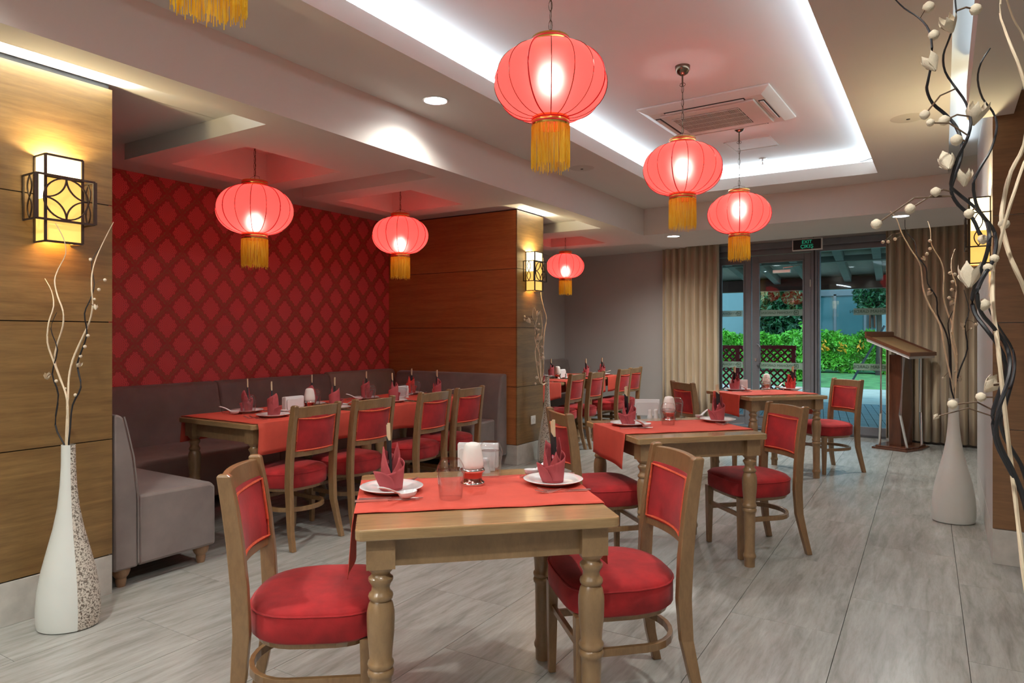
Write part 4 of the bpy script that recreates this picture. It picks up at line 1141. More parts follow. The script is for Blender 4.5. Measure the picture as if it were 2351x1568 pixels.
suede_block('backrest', [(-5.51, .10), (-5.33, .10), (-5.34, .5), (-5.365, .75), (-5.40, .92), (-5.425, .945), (-5.51, .95)], 6.62, 10.38, M['suede'], rb_, 'y')
suede_block('seat', [(-5.33, .10), (-4.80, .10), (-4.80, .44), (-4.83, .465), (-5.33, .478)], 6.62, 10.32, M['suede'], rb_, 'y')
feet(rb_, [(-4.88, 6.8), (-4.88, 8.9)])

# ---- lanterns
def make_lantern():
    t = thing('paper_lantern', '', 'lantern', group='red silk lanterns with golden fringes')
    prof = []
    NR = 16
    for i in range(21):
        a = -PI / 2 + PI * i / 20; c = max(0, math.cos(a))
        prof.append((.082 + .168 * c ** 1.08, .158 * math.sin(a)))
    def md(a, z):
        ph = (a * NR / (2 * PI)) % 1.0
        return 1 - .018 * math.sin(PI * ph) * (1 - abs(z) / .16)
    obj('shell', MB().lathe(prof, NR * 6, mod=md, cap=(False, False)), M['silk'], t, smooth=True)
    rb = None
    for k in range(NR):
        a = 2 * PI * k / NR
        p = [((r + .0015) * math.cos(a), (r + .0015) * math.sin(a), z) for r, z in prof]
        obj('rib', MB().tube(p, .0021 if k % 4 else .0034, 4), M['redband' if k % 4 == 0 else 'canopy'], t, smooth=True)
    for zc_, nm in ((.157, 'top_collar'), (-.197, 'bottom_collar')):
        cc = obj(nm, MB().lathe([(.0835, zc_), (.0845, zc_ + .001), (.0845, zc_ + .039), (.0835, zc_ + .040), (.079, zc_ + .040), (.079, zc_)], 36, cap=(False, False)), M['brass'], t, smooth=True)
        for dz in (.009, .025): obj('stripe', MB().lathe([(.0850, zc_ + dz), (.0855, zc_ + dz + .001), (.0855, zc_ + dz + .006), (.085, zc_ + dz + .007)], 36, cap=(False, False)), M['redband'], cc, smooth=True)
    rnd = random.Random(3); vs = []; fs = []
    for k in range(230):
        a = 2 * PI * k / 230 + rnd.gauss(0, .01); r = .0835 + rnd.gauss(0, .0015); ln = .178 + rnd.gauss(0, .010); dx = rnd.gauss(0, .003)
        x, y = r * math.cos(a), r * math.sin(a); tx, ty = -math.sin(a) * .0010, math.cos(a) * .0010
        b = len(vs)
        vs += [(x - tx, y - ty, -.196), (x + tx, y + ty, -.196), (x + dx * .4 + tx, y + dx * .3 + ty, -.196 - ln * .5), (x + dx * .4 - tx, y + dx * .3 - ty, -.196 - ln * .5), (x + dx + tx, y + ty - dx, -.196 - ln), (x + dx - tx, y - ty - dx, -.196 - ln)]
        fs += [(b, b + 1, b + 2, b + 3), (b + 3, b + 2, b + 4, b + 5)]
    tf = obj('fringe', MB().add(vs, fs), M['fringe'], t, kind='stuff')
    s = tf.modifiers.new('thickness', 'SOLIDIFY'); s.thickness = .0012
    obj('bulb', MB().sphere((0, 0, .0), .036, 14, 10, 1.1), M['bulb'], t, smooth=True)
    obj('socket', MB().lathe([(.001, .036), (.016, .036), (.018, .06), (.012, .075), (.012, .17), (.001, .17)], 12), M['black'], t, smooth=True)
    bl = MB()
    for s in (1, -1): bl.tube([(s * .045, 0, .190), (s * .045, 0, .222), (s * .008, 0, .232), (0, 0, .236)], .0014, 5)
    bl.tube([(0, 0, .17), (0, 0, .238)], .002, 5)
    obj('bail', bl, M['chain'], t)
    light('lantern_light', 'POINT', (0, 0, 0), 1, (1, .80, .70), parent=t, shadow_soft_size=.035)
    return t
LDATA = []
def lantern(x, y, zc_, D, ztop, label, watt, cup=True, bz_=0.0):
    t = LN.pop(0); t.location = (x, y, zc_); t.rotation_euler = (0, 0, random.uniform(0, .4)); t['label'] = label
    k = D / .5; t.scale = (k, k, k)
    # the chain, rod and cup are parts of the lamp
    z0 = .232; z1 = (ztop - zc_) / k
    rod = .10 if cup else .05
    links = MB(); z = z0; i = 0
    while z < z1 - rod - .05:
        P = [(.008 * math.cos(q), 0, z + .022 + .025 * math.sin(q)) for q in [2 * PI * j / 10 for j in range(10)]]
        if i % 2: P = [(0, p[0], p[2]) for p in P]
        links.tube(P, .0017, 5, closed=True); z += .044; i += 1
    links.tube([(.018 * math.cos(2 * PI * j / 12), 0, z + .006 + .012 * math.sin(2 * PI * j / 12)) for j in range(12)], .002, 5, closed=True)
    obj('chain', links, M['chain'], t)
    obj('wire', MB().tube([(0, .003, z0), (.004, 0, (z0 + z) / 2), (0, 0, z)], .0018, 5), M['chain'], t)
    obj('rod', MB().tube([(0, 0, z), (0, 0, z1)], .0055, 8), M['chain'], t)
    if cup: obj('ceiling_cup', MB().lathe([(.006, z1 - .062), (.014, z1 - .060), (.034, z1 - .048), (.046, z1 - .025), (.048, z1 - .004), (.048, z1)], 24), M['canopy'], t, smooth=True)
    else: obj('ceiling_cup', MB().lathe([(.006, z1 - .03), (.03, z1 - .02), (.035, z1)], 16), M['canopy'], t, smooth=True)
    for c_ in t.children:
        if c_.type == 'LIGHT':
            if not c_.data.name.endswith('own'): c_.data = c_.data.copy()
            c_.data.energy = watt; c_.location.z = bz_
        if c_.name.startswith('bulb'): c_.location.z = bz_
        if c_.name.startswith('socket'): c_.location.z = bz_
    return t
def lat(u, v, D, wpx):       # centre of a lantern from its picture width
    dep = F * D / wpx; p = pdp(u, v, dep); return p
LN = [place('lantern', make_lantern, (0, 0, 0), 0, '') for _ in range(7)]
for (u, v, wpx, D, zt_, lab, wt, cup, bz_) in (
    (1264, 190, 258, .5, ZR, 'largest red lantern, hanging over the front table', 15, True, .02),
    (1567, 389, 178, .5, ZR, 'red lantern hanging before the air-conditioning unit, over the middle table', 15, True, .01),
    (1697, 491, 139, .5, ZR, 'red lantern hanging nearest the glass door', 15, True, .03),
    (585, 483, 170, .53, 2.80, 'red lantern hanging from the sunk square nearest the wallpaper lamp pillar', 12, False, -.06),
    (919, 541, 128, .508, 2.80, 'red lantern hanging before the cherry-wood panels', 12, False, -.06),
    (1298, 611, 86, .49, 2.80, 'small-looking red lantern in the rear alcove', 12, False, -.05),
    (481, -340, 476, .5, ZC, 'lantern at the top edge, only its golden fringe in sight', 12, True, 0)):
    p = lat(u, v, D, wpx); lantern(p.x, p.y, p.z, D, zt_, lab, wt, cup, bz_)

# ---- wall lamps
def make_sconce():
    t = thing('wall_lamp', '', 'wall lamp', group='bronze wall lamps with ring grilles')
    W, D_, zt_, zb_ = .082, .11, .205, -.205
    fr = MB(); b = .005
    for y in (-W, W):
        for x in (D_,): fr.box(x - b, x + b, y - b, y + b, zb_, zt_)
        fr.box(-.0, .006, y - b, y + b, zb_, zt_)
        for z in (zb_, zt_): fr.box(0, D_, y - b * .8, y + b * .8, z - b * .8, z + b * .8)
    for z in (zb_, zt_): fr.box(D_ - b, D_ + b, -W, W, z - b, z + b)
    for z in (.10, -.105):
        fr.box(D_ - .004, D_ + .004, -W, W, z - .003, z + .003)
    obj('frame', fr, M['bronze'], t)
    obj('upper_pane', MB().box(D_ - .008, D_ - .005, -W + .004, W - .004, .10, zt_ - .004).box(.006, D_ - .008, -W + .003, -W + .006, .0, zt_ - .004).box(.006, D_ - .008, W - .006, W - .003, .0, zt_ - .004), M['shade_hi'], t)
    obj('lower_pane', MB().box(D_ - .008, D_ - .005, -W + .004, W - .004, zb_ + .004, .10).box(.006, D_ - .008, -W + .003, -W + .006, zb_ + .004, .0).box(.006, D_ - .008, W - .006, W - .003, zb_ + .004, .0), M['shade_lo'], t)
    G, GX, g0, g1 = .130, .130, -.105, .105
    gr = MB(); e = .005
    for z in (g0, g1):
        gr.box(GX - .003, GX + .003, -G, G, z - e, z + e)
        for s in (-G, G): gr.box(0, GX, s - .003, s + .003, z - e * .8, z + e * .8)
    for s in (-G, G):
        gr.box(GX - .004, GX + .004, s - .009, s + .009, g0, g1); gr.box(0, .006, s - .004, s + .004, g0, g1)
    obj('grille_band', gr, M['bronze'], t)
    def circ(n, rad, cy_, cz, a0, a1): return [(GX, cy_ + rad * math.cos(lerp(a0, a1, i / n)), cz + rad * math.sin(lerp(a0, a1, i / n))) for i in range(n + 1)]
    rg = MB(); rad = .098
    rg.sweep(circ(32, rad, 0, 0, 0, 2 * PI)[:-1], rect(.0035, .003), up=(1, 0, 0), closed=True)
    for k in range(4):
        a = PI / 4 + k * PI / 2; q = rad * math.sqrt(2)
        rg.sweep(circ(12, rad, q * math.cos(a), q * math.sin(a), a + PI - PI / 4, a + PI + PI / 4), rect(.0035, .003), up=(1, 0, 0))
    obj('ring_grille', rg, M['bronze'], t, smooth=True)
    for s in (-G, G):
        sg = MB()
        for z0_ in (.05, -.05):
            for kk in (1, -1):
                sg.sweep([(.065 + kk * .022 * math.sin(PI * i / 8), s, z0_ - .05 + .1 * i / 8) for i in range(9)], rect(.003, .0025), up=(0, 1, 0))
        obj('side_grille', sg, M['bronze'], t, smooth=True)
    obj('bulb', MB().sphere((.055, 0, .06), .022, 10, 8), M['shade_hi'], t, smooth=True)
    light('wall_lamp_light', 'POINT', (.055, 0, .175), 8.5, (1, .87, .52), parent=t, shadow_soft_size=.02)
    light('wall_lamp_light', 'POINT', (.055, 0, -.165), .8, (1, .70, .25), parent=t, shadow_soft_size=.02)
    return t
s1 = place('sconce', make_sconce, (-3.69, 1.637, 2.008), 0, 'bronze wall lamp on the big wood pillar above the speckled vase')
s2 = place('sconce', make_sconce, (-3.745, 6.30, 2.03), 0, 'bronze wall lamp on the middle wood pillar')
s3 = place('sconce', make_sconce, (.25, 5.24, 2.01), PI, 'bronze wall lamp glowing on the right pillar behind the black branches')

# ---- vases and branches
VP = [(.001, 0), (.118, 0), (.128, .006), (.134, .04), (.134, .10), (.128, .18), (.112, .28), (.088, .38), (.064, .48), (.046, .58), (.036, .68), (.031, .78), (.030, .86), (.030, .885), (.025, .885), (.025, .80), (.001, .79)]
def vase(loc, k, rot, label, speck=True, kr=1):
    t = thing('floor_vase', label, 'vase', loc, rot, 'tall bottle-shaped floor vases')
    P = [(r * kr, z * k) for r, z in VP]
    if speck:
        obj('body', MB().lathe(P, 40, ay=.85, a0=R(60), a1=R(310)), M['vase'], t, smooth=True)
        obj('speckled_side', MB().lathe([(r + .0005, z) for r, z in P[:-3]], 24, ay=.85, a0=R(-50), a1=R(60)), M['speck'], t, smooth=True)
    else: obj('body', MB().lathe(P, 44, ay=.85), M['vase'], t, smooth=True)
    return t
def smooth_path(P, sub=4):
    Q = []
    n = len(P)
    for i in range(n - 1):
        p0, p1, p2, p3 = P[max(i - 1, 0)], P[i], P[i + 1], P[min(i + 2, n - 1)]
        for j in range(sub):
            t = j / sub
            Q.append(.5 * ((2 * p1) + (p2 - p0) * t + (2 * p0 - 5 * p1 + 4 * p2 - p3) * t * t + (3 * p1 - p0 - 3 * p2 + p3) * t ** 3))
    Q.append(P[-1]); return Q
def stem(pts, dep, m, label, grp, r=.003, buds=(), foot=None, jit=0, seed=0):
    """pts run from the tip down to the vase mouth; each has its own depth in the room"""
    rnd = random.Random(seed)
    n = len(pts); P = []
    ph = rnd.uniform(0, 6)
    for i, (u, v) in enumerate(pts):
        P.append(pdp(u, v, dep + jit * math.sin(ph + i * .9) * (1 - i / n)))
    if foot: P.append(Vector(foot))
    Q = smooth_path(P, 3); k = len(Q)
    o = obj('curly_branch', MB().tube([tuple(q) for q in Q], [lerp(r * .35, r, min(1, i / (k * .5))) for i in range(k)], 6), m, smooth=True)
    tag(o, label, 'branch', grp)
    for (u, v, rp, kind) in buds:
        # nearest point of the stem gives the depth
        best = min(Q, key=lambda q: (pix(q)[0] - u) ** 2 + (pix(q)[1] - v) ** 2)
        d_ = -SN * best.x + CS * best.y; c = pdp(u, v, d_); rr = rp / F * d_
        b = MB()
        if kind == 'f':
            q_ = rnd.uniform(0, 6)
            for j in range(5):
                a = 2 * PI * j / 5 + q_; n_ = 6; g_ = []
                for ii in range(7):
                    vv = ii / 6; rad_ = rr * (.12 + .62 * math.sin(vv * PI * .62)) * (1.0 + .25 * vv * (j % 2)); wd_ = .85 * math.sin(PI * min(1, vv * .8 + .12))
                    g_.append([(rad_ * math.cos(a + wd_ * (2 * jj / n_ - 1)), rad_ * math.sin(a + wd_ * (2 * jj / n_ - 1)), -rr * .95 + 2.0 * rr * vv * (1 - .22 * (2 * jj / n_ - 1) ** 2 * vv)) for jj in range(n_ + 1)])
                b.loft(g_, (False, False), False)
            b.sphere((0, 0, -rr * .5), rr * .35, 8, 6)
            b.mat(Matrix.Rotation(rnd.uniform(-.7, .7), 4, 'X') @ Matrix.Rotation(rnd.uniform(-.7, .7), 4, 'Y'))
        else: b.lathe([(.001, -rr), (rr * .75, -rr * .62), (rr * 1.0, 0), (rr * .8, rr * .6), (rr * .25, rr), (.001, rr * 1.02)], 10, mod=lambda q, z: 1 + .08 * math.sin(q * 4 + z * 400))
        b.xf(tuple(c))
        bo = obj('bud' if kind != 'f' else 'blossom', b, M['bud'], o, smooth=True)
        if (c - best).length > rr * .9:
            obj('twig', MB().tube([tuple(best), tuple((best + c) / 2 + Vector((0, 0, .15 * (c - best).length))), tuple(c)], max(.0012, .08 * rr + .0008), 5), M['twig'], o)
    return o
def pix(q):
    dep = -SN * q.x + CS * q.y; r_ = CS * q.x + SN * q.y
    return (CX + F * r_ / dep, HV - (q.z - HC) * F / dep)
# left vase
vl = (-3.462, 1.60); vase((*vl, 0), .955, R(38), 'white floor vase with a speckled side, before the big wood pillar', True, 1.0)
dl = -SN * vl[0] + CS * vl[1]; ft = (vl[0], vl[1], .80)
g1 = 'dry branches in the speckled vase'
stem([(260.8, 510), (242.5, 545), (222, 589.5), (211.5, 627), (210.5, 665), (213, 700), (204.6, 741), (184, 786), (166.7, 827), (158, 868), (156.4, 913), (153, 982), (153, 1016)], dl, M['stem_white'], 'long bleached branch leaning right over the pillar edge, in the speckled vase', g1, .0045, foot=ft, jit=.04, seed=1)
stem([(127, 512), (146, 548), (151, 582.6), (134, 617), (125.4, 644.6), (132, 679), (144.4, 713.5), (144.4, 748), (130.6, 792.7), (125.4, 827), (135.8, 861.6), (149.5, 899.4), (156, 934), (156, 1016)], dl, M['stem_white'], 'bleached wavy branch crossing below the wall lamp, in the speckled vase', g1, .004, foot=ft, jit=.04, seed=2)
stem([(103, 639.5), (118.5, 668.7), (123, 703), (111.6, 741), (109, 786), (122, 827), (139, 872), (154, 920), (151, 1016)], dl, M['stem_white'], 'shortest bleached branch, bending to the left in the speckled vase', g1, .0042, foot=ft, jit=.04, seed=3)
stem([(230.5, 567), (210, 603), (216.7, 651.5), (208, 686), (194, 720), (199.5, 768.6), (180.5, 823.7), (178.8, 847.8), (185.7, 889), (166.7, 930), (161, 982), (158, 1016)], dl, M['stem_black'], 'black branch with cream buds in the speckled vase', g1, .004,
     buds=((241, 643, 4, 'b'), (227, 665, 4, 'b'), (217, 687, 3, 'b'), (219, 706, 7, 'f'), (202, 771, 4, 'b'), (195, 796, 4, 'b'), (185, 818, 4, 'b'), (180, 838, 8, 'f'), (173, 907, 4, 'b'), (208, 596, 4, 'b')), foot=ft, jit=.04, seed=4)
stem([(130.6, 717), (116.8, 754.8), (132, 803), (120, 858), (134, 906), (127, 975), (146, 1018)], dl, M['stem_black'], 'black branch curling left with a cream blossom, in the speckled vase', g1, .0038, buds=((108, 865, 9, 'f'), (129, 875, 4, 'b'), (150, 892, 3, 'b')), foot=ft, jit=.03, seed=5)
# middle vase
vm = (-3.60, 6.42); vase((*vm, 0), 1.02, R(-60), 'slim white floor vase beside the middle pillar', True, .92)
dm = -SN * vm[0] + CS * vm[1]; ft = (vm[0], vm[1], .85); g2 = 'dry branches in the slim vase by the middle pillar'
stem([(1247, 592), (1249, 640), (1242, 672), (1248.6, 707), (1255, 731), (1250, 764), (1248, 799.5), (1248, 847), (1244, 880)], dm, M['stem_white'], 'tallest bleached branch, rising past the middle wall lamp', g2, .0055, foot=ft, jit=.03, seed=6)
stem([(1224, 707), (1223, 729), (1228.6, 751.6), (1228, 775.6), (1232.6, 796), (1241, 823), (1243, 880)], dm - .13, M['stem_white'], 'bleached branch on the pillar side of the slim vase', g2, .005, buds=((1214, 737, 7, 'f'), (1204, 727, 3, 'b'), (1203, 734, 3, 'b'), (1231, 755, 3, 'b')), foot=ft, jit=.03, seed=7)
stem([(1226, 705), (1234, 723), (1229.4, 750), (1233, 775), (1238, 810), (1243, 880)], dm - .13, M['stem_white'], 'bleached branch with a crossing tip in the slim vase', g2, .0045, buds=((1234.6, 720, 6, 'f'), (1237, 744, 3, 'b'), (1236, 757, 3, 'b'), (1237, 776, 9, 'f')), foot=ft, jit=.03, seed=8)
stem([(1240.6, 713), (1245.4, 751.6), (1240.6, 780), (1229.4, 799.5), (1231, 831), (1241, 880)], dm - .13, M['stem_white'], 'bleached branch bowing out low over the slim vase', g2, .005, buds=((1235, 836, 6, 'f'), (1232, 867, 4, 'b'), (1229, 881, 3, 'b')), foot=ft, jit=.03, seed=9)
stem([(1220, 724.5), (1228, 745), (1234, 780), (1239, 815), (1242, 880)], dm - .13, M['stem_black'], 'dark branch in the slim vase by the middle pillar', g2, .004, buds=((1246, 797, 5, 'f'), (1246, 812, 3, 'b'), (1246, 822, 5, 'b')), foot=ft, jit=.03, seed=10)
# right vase
vr = (.065, 5.93); vase((*vr, 0), 1.01, R(20), 'plain white floor vase standing in the aisle by the right wall', False, 1.06)
dR = -SN * vr[0] + CS * vr[1]; ft = (vr[0], vr[1], .85); g3 = 'dry branches in the white aisle vase'
stem([(2044, 485), (2059, 504), (2069.6, 533.6), (2088, 568), (2111, 603), (2116.5, 632.6), (2120.5, 667.4), (2134, 702), (2158, 745), (2166, 788), (2174, 828), (2185, 880), (2190, 915)], dR, M['stem_white'], 'longest bleached branch of the aisle vase, reaching over the lectern', g3, .0065, foot=ft, jit=.05, seed=11,
     buds=((2027, 556, 4, 'b'), (2039, 555, 4, 'b'), (2055, 549, 4, 'b')))
stem([(2130, 508), (2136, 528), (2139, 563), (2158, 595), (2167, 627), (2166, 681), (2176.7, 721), (2186, 745), (2183.4, 774.5), (2192.8, 820), (2195.5, 849.5), (2192, 915)], dR, M['stem_white'], 'bleached branch with small buds in the middle of the aisle vase', g3, .0065, foot=ft, jit=.05, seed=12,
     buds=((2135, 553, 4, 'b'), (2135, 571, 4, 'b'), (2128, 583, 4, 'b'), (2121, 594, 6, 'f')))
stem([(2193, 571), (2184.8, 595), (2184.8, 624.6), (2195.5, 656.7), (2191.5, 702), (2187, 760), (2197, 815), (2193, 870), (2191, 915)], dR, M['stem_white'], 'bleached branch standing upright on the wall side of the aisle vase', g3, .006, foot=ft, jit=.05, seed=13,
     buds=((2181, 627, 4, 'b'), (2192, 630, 4, 'b'), (2187, 647, 4, 'b'), (2185, 665, 4, 'b'), (2179, 684, 4, 'b'), (2184, 696, 7, 'f')))
stem([(2077.7, 504), (2080, 531), (2100, 555), (2105.8, 587), (2125.8, 614), (2130, 651), (2150, 683.5), (2152.6, 721), (2168.7, 756), (2179, 796), (2182, 881.6), (2190, 915)], dR, M['stem_black'], 'long black branch of the aisle vase, wound along the bleached one', g3, .0055, foot=ft, jit=.05, seed=14, buds=((2133, 673, 7, 'f'), (2133, 664, 3, 'b')))
stem([(2192.8, 705), (2176.7, 742), (2182, 788), (2184.8, 881.6), (2190, 915)], dR, M['stem_black'], 'short black branch in the middle of the aisle vase', g3, .0055, foot=ft, jit=.04, seed=15, buds=((2165, 868, 3, 'b'),))
stem([(2212.9, 665), (2225, 713), (2215.6, 747.8), (2221, 801), (2203.5, 849.5), (2192, 895)], dR, M['stem_black'], 'black branch bowing towards the right wall from the aisle vase', g3, .0055, foot=ft, jit=.04, seed=16, buds=((2210, 747, 6, 'f'), (2212, 755, 3, 'b'), (2230, 755, 3, 'b'), (2241, 745, 4, 'b'), (2203, 870, 7, 'f'), (2192, 853, 3, 'b')))
# near vase at the picture's edge
vn = (.150, 1.445); vase((*vn, 0), .965, R(150), 'speckled vase cut off by the edge of the picture, nearest the camera', True, 1.0)
dn = -SN * vn[0] + CS * vn[1]; ft = (vn[0], vn[1], .82); g4 = 'large dry branches close to the camera'
stem([(2193, -60), (2193, 0), (2195, 38), (2179.6, 88), (2166, 126), (2170, 164.6), (2195, 203), (2218, 237), (2229, 283), (2218, 325), (2198.7, 363.5), (2183, 421), (2194.7, 440), (2236, 474), (2261.7, 503), (2271, 535), (2269, 567), (2258, 606), (2243, 644), (2232, 687), (2240, 723), (2263, 754), (2294, 797), (2308, 835), (2306.6, 866), (2289, 917), (2279, 955), (2287, 1016), (2309.5, 1063.7), (2331.8, 1105), (2351, 1153), (2372, 1260), (2380, 1400)], dn, M['stem_black'], 'tallest thick black branch close to the camera, crossing the right wall lamp', g4, .0034, foot=ft, jit=.05, seed=17,
     buds=((2179, 57, 22, 'f'), (2240, 22, 13, 'b'), (2240, 262, 27, 'f'), (2196, 322, 13, 'b'), (2175, 375, 23, 'f'), (2225, 635, 30, 'f'), (2123, 264, 11, 'b'), (2136, 282, 9, 'b'), (2168, 277, 12, 'b')))
stem([(2053, -4), (2076, 19), (2110.7, 42), (2133.7, 73), (2140, 130), (2131, 184), (2128, 206.6), (2141, 237), (2172, 264), (2195, 291), (2208, 329), (2204, 370), (2190, 410), (2184, 440), (2200, 470), (2232, 500), (2250, 540)], dn + .06, M['stem_black'], 'black branch reaching to the top edge with woolly buds, close to the camera', g4, .0030, foot=None, jit=.03, seed=18,
     buds=((2132, 17, 13, 'b'), (2144, 81, 12, 'b'), (2138, 147, 22, 'f'), (2148, 441, 11, 'b'), (2089, 480, 12, 'b'), (2012, 515, 12, 'b'), (2214, 410, 20, 'f')))
stem([(2273, 111), (2252, 145), (2244.7, 183.7), (2256, 226), (2279, 256), (2288.7, 291), (2275, 344), (2252, 383), (2235, 421), (2241, 467), (2256, 494), (2279, 524), (2286.8, 555), (2279, 600), (2255, 640), (2243, 675), (2253, 718), (2278.6, 749), (2304, 782), (2316.8, 815), (2318, 853), (2309, 891.6), (2296, 930), (2287, 984), (2300, 1030), (2330, 1090), (2360, 1180), (2382, 1400)], dn - .03, M['stem_black'], 'smooth black branch with a bare pointed tip, close to the camera', g4, .0033, foot=ft, jit=.05, seed=19,
     buds=((2225, 491, 11, 'b'), (2257, 550, 11, 'b'), (2283, 594, 10, 'b'), (2268, 615, 10, 'b'), (2258, 700, 14, 'b')))
stem([(2265.8, 690), (2275, 720), (2299, 759), (2324.5, 802), (2329.6, 835.5), (2324.5, 874), (2308, 930), (2297, 961.6), (2306, 1003), (2328.6, 1041), (2351, 1086), (2374, 1200), (2384, 1400)], dn + .04, M['stem_black'], 'shorter black branch ending behind the other black ones, close to the camera', g4, .0033, foot=ft, jit=.03, seed=20,
     buds=((2275, 885, 22, 'f'), (2252, 912, 11, 'b'), (2187, 929, 11, 'b'), (2148, 957, 8, 'f')))
stem([(2300, -30), (2296, 30.6), (2305, 62), (2317, 95.7), (2344, 164.6), (2360, 240), (2351, 333), (2321, 394), (2306, 451.6), (2300, 512.8), (2317, 583), (2334.7, 624.6), (2351, 662), (2375, 740), (2392, 900), (2390, 1400)], dn + .02, M['stem_white'], 'thick bleached branch winding along the right edge, close to the camera', g4, .0038, foot=ft, jit=.04, seed=21, buds=((2305, 515, 12, 'b'),))
stem([(2306, -20), (2325, 40), (2351, 88), (2380, 180), (2385, 290), (2351, 375), (2329, 440), (2310, 501), (2294, 565), (2282, 606), (2278.6, 662), (2281, 718), (2289, 777), (2296, 841), (2304, 917), (2312.7, 993.5), (2322, 1067), (2331.8, 1153), (2341, 1233), (2352, 1328), (2372, 1430)], dn - .01, M['stem_white'], 'long straight-running bleached branch rising from the near vase', g4, .0036, foot=ft, jit=.03, seed=22)

# ---- lectern
lp = pz(2068, 1028, 0); la = math.atan2(-.357, .934)
le = thing('lectern', 'mahogany lectern with bent steel tubes and a slanted oak top', 'lectern', (lp[0], lp[1], 0), la)
obj('base', MB().prism([(-.20, -.30), (.20, -.30), (.24, 0), (.20, .30), (-.20, .30), (-.24, 0)], 0, .022).prism([(-.17, -.27), (.17, -.27), (.205, 0), (.17, .27), (-.17, .27), (-.205, 0)], .022, .042), M['mahogany'], le, bev=.003)
obj('column', MB().loft([[(x, y, .042) for x, y in rect(.07, .15)], [(x, y, 1.12) for x, y in rect(.07, .145)]]), M['mahogany'], le, bev=.006)
def tz(x): return 1.215 - x * .42
for sx_ in (-1, 1):
    for sy_ in (-1, 1):
        obj('tube', MB().tube([(sx_ * .155, sy_ * .20, .04), (sx_ * .11, sy_ * .265, .42), (sx_ * .13, sy_ * .21, tz(sx_ * .13) - .02)], .015, 10), M['steel'], le, smooth=True)
def tray(mb, x0, x1, y0, y1, dz0, dz1):
    q = [(x, y, tz(x) + dz) for dz in (dz0, dz1) for x, y in ((x0, y0), (x1, y0), (x1, y1), (x0, y1))]
    return mb.add(q, [(0, 3, 2, 1), (4, 5, 6, 7), (0, 1, 5, 4), (1, 2, 6, 5), (2, 3, 7, 6), (3, 0, 4, 7)])
obj('underside', tray(MB(), -.24, .24, -.34, .34, -.035, .0), M['white_plastic'], le)
obj('top_board', tray(MB(), -.24, .24, -.34, .34, .0, .014), M['lect_top'], le)
rm = MB(); tray(rm, -.255, -.235, -.355, .355, -.0, .075); tray(rm, .235, .255, -.355, .355, -.0, .04); tray(rm, -.24, .24, -.355, -.335, -.0, .035); tray(rm, -.24, .24, .335, .355, -.0, .035)
obj('rim', rm, M['lect_edge'], le)

# ---- ceiling fittings
def downlight(x, y, z, label, r=.085):
    t = thing('downlight', label, 'downlight', (x, y, z), 0, 'recessed downlights')
    obj('ring', MB().lathe([(r, 0), (r, -.004), (r * .93, -.008), (r * .86, -.006), (r * .84, 0)], 36, cap=(False, False)), M['steel'], t, smooth=True)
    obj('lens', MB().lathe([(.001, -.003), (r * .83, -.003)], 28, cap=(False, False)), M['lens'], t); return t
downlight(-2.785, 3.488, ZC, 'lit round downlight with a steel ring, left of the largest lantern')
downlight(DL[1][0], DL[1][1], ZS, 'lit round downlight in the low rear soffit before the left curtain')
downlight(DL[2][0], DL[2][1], ZS, 'lit round downlight in the low rear soffit before the right curtain')
def speaker(x, y, label):
    t = thing('ceiling_speaker', label, 'speaker', (x, y, ZC), 0, 'round ceiling speakers')
    obj('cover', MB().lathe([(.001, -.008), (.075, -.008), (.10, -.005), (.112, 0)], 36), M['spk'], t, smooth=True)
    obj('centre_cap', MB().lathe([(.001, -.011), (.012, -.011), (.014, -.006)], 14), M['darkslot'], t)
speaker(-2.791, 5.626, 'flat round ceiling speaker on the left band, under the bright cove edge')
speaker(-.207, 5.545, 'flat round ceiling speaker on the right band, by the black branches')
ac = thing('air_conditioner', 'white four-way ceiling air-conditioning unit with a slotted grille', 'air conditioner', (-1.487, 5.36, ZR - .0), R(-2))
q = MB(); a, b = .49, .43
fr_ = MB().loft([[(x * a, y * b, 0) for x, y in ((-1, -1), (1, -1), (1, 1), (-1, 1))], [(x * a, y * b, -.012) for x, y in ((-1, -1), (1, -1), (1, 1), (-1, 1))], [(x * (a - .07), y * (b - .07), -.045) for x, y in ((-1, -1), (1, -1), (1, 1), (-1, 1))]])
obj('frame', fr_, M['white_plastic'], ac, bev=.004)
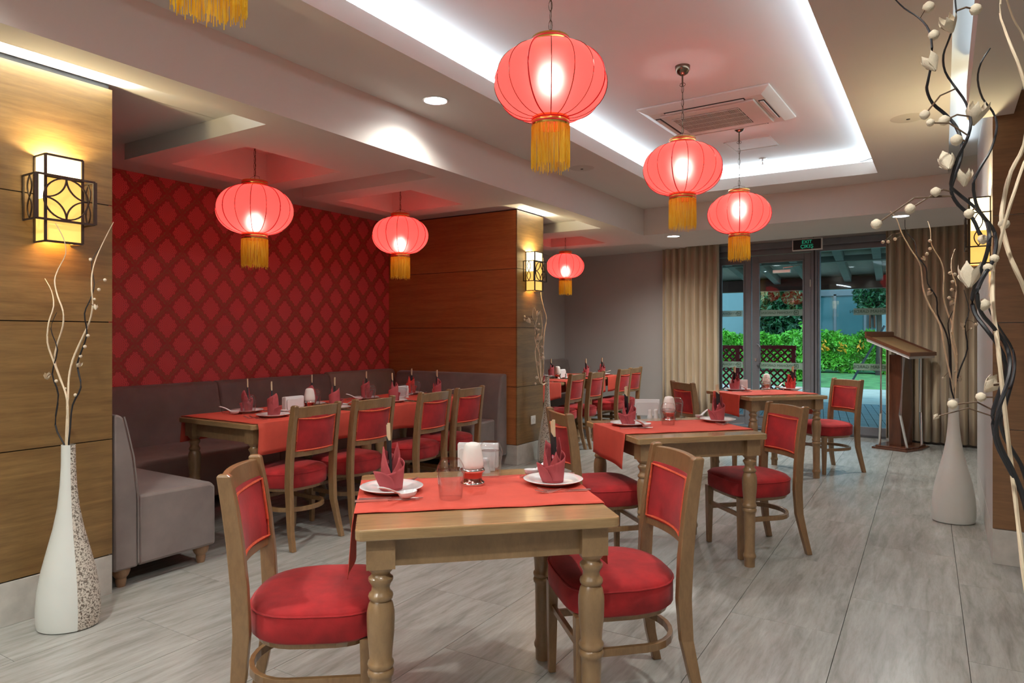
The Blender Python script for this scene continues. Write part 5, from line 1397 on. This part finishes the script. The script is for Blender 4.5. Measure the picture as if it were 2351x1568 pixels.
for (x0_, x1_, y0_, y1_) in ((-.30, .30, -.352, -.31), (-.30, .30, .31, .352), (-.412, -.37, -.24, .24), (.37, .412, -.24, .24)):
    v_ = obj('air_slot', MB().box(x0_, x1_, y0_, y1_, -.048, -.040), M['darkslot'], ac)
    o = obj('flap', MB().box(x0_ + .008, x1_ - .008, y0_ + .010, y1_ - .008, -.056, -.049), M['white_plastic'], v_)
obj('centre_panel', MB().box(-.355, .355, -.30, .30, -.060, -.044), M['white_plastic'], ac, bev=.012)
obj('grille_opening', MB().box(-.29, .22, -.21, .21, -.0615, -.060), M['darkslot'], ac)
sg = MB()
for i in range(44): sg.box(-.288 + i * .0116, -.288 + i * .0116 + .0045, -.205, .205, -.066, -.0612)
for j in range(5): sg.box(-.29, .222, -.208 + j * .102, -.202 + j * .102, -.067, -.061)
so_ = obj('grille', sg, M['white_plastic'], ac, kind='stuff')
ht = thing('access_hatch', 'small white access hatch in the raised ceiling beyond the air-conditioning unit', 'hatch', (-1.47, 6.41, ZR), R(-2))
obj('hatch_frame', MB().box(-.20, .20, -.18, -.165, -.006, 0).box(-.20, .20, .165, .18, -.006, 0).box(-.20, -.185, -.18, .18, -.006, 0).box(.185, .20, -.18, .18, -.006, 0), M['white_plastic'], ht)
obj('lid', MB().box(-.183, .183, -.163, .163, -.004, 0), M['white_plastic'], ht)
sk = thing('sprinkler', 'small chrome sprinkler head in the raised ceiling near its far edge', 'sprinkler', (-1.50, 7.0, ZR))
obj('rose', MB().lathe([(.001, -.006), (.03, -.006), (.038, 0)], 20), M['white_plastic'], sk, smooth=True)
obj('stem', MB().lathe([(.008, -.006), (.008, -.03), (.004, -.045), (.012, -.055), (.012, -.058), (.001, -.058)], 12), M['chrome'], sk, smooth=True)
# black hook left hanging in the recess corner and a clip on the tiles
cb_ = obj('loose_cable', MB().tube([pz(1975, 372, ZC + .12), pz(2003, 363, ZC + .13)], .004, 5), M['black'])
tag(cb_, 'short black cable end sticking out at the far corner of the ceiling recess', 'cable')
p1, p2, p3 = pz(1093, 1272, .004), pz(1100, 1269, .004), pz(1092, 1279, .004)
mk_ = obj('hair_clip', MB().tube([p3, p1, p2], .004, 5), M['black']); tag(mk_, 'tiny black clip lying on the floor tiles under the front table', 'clip')
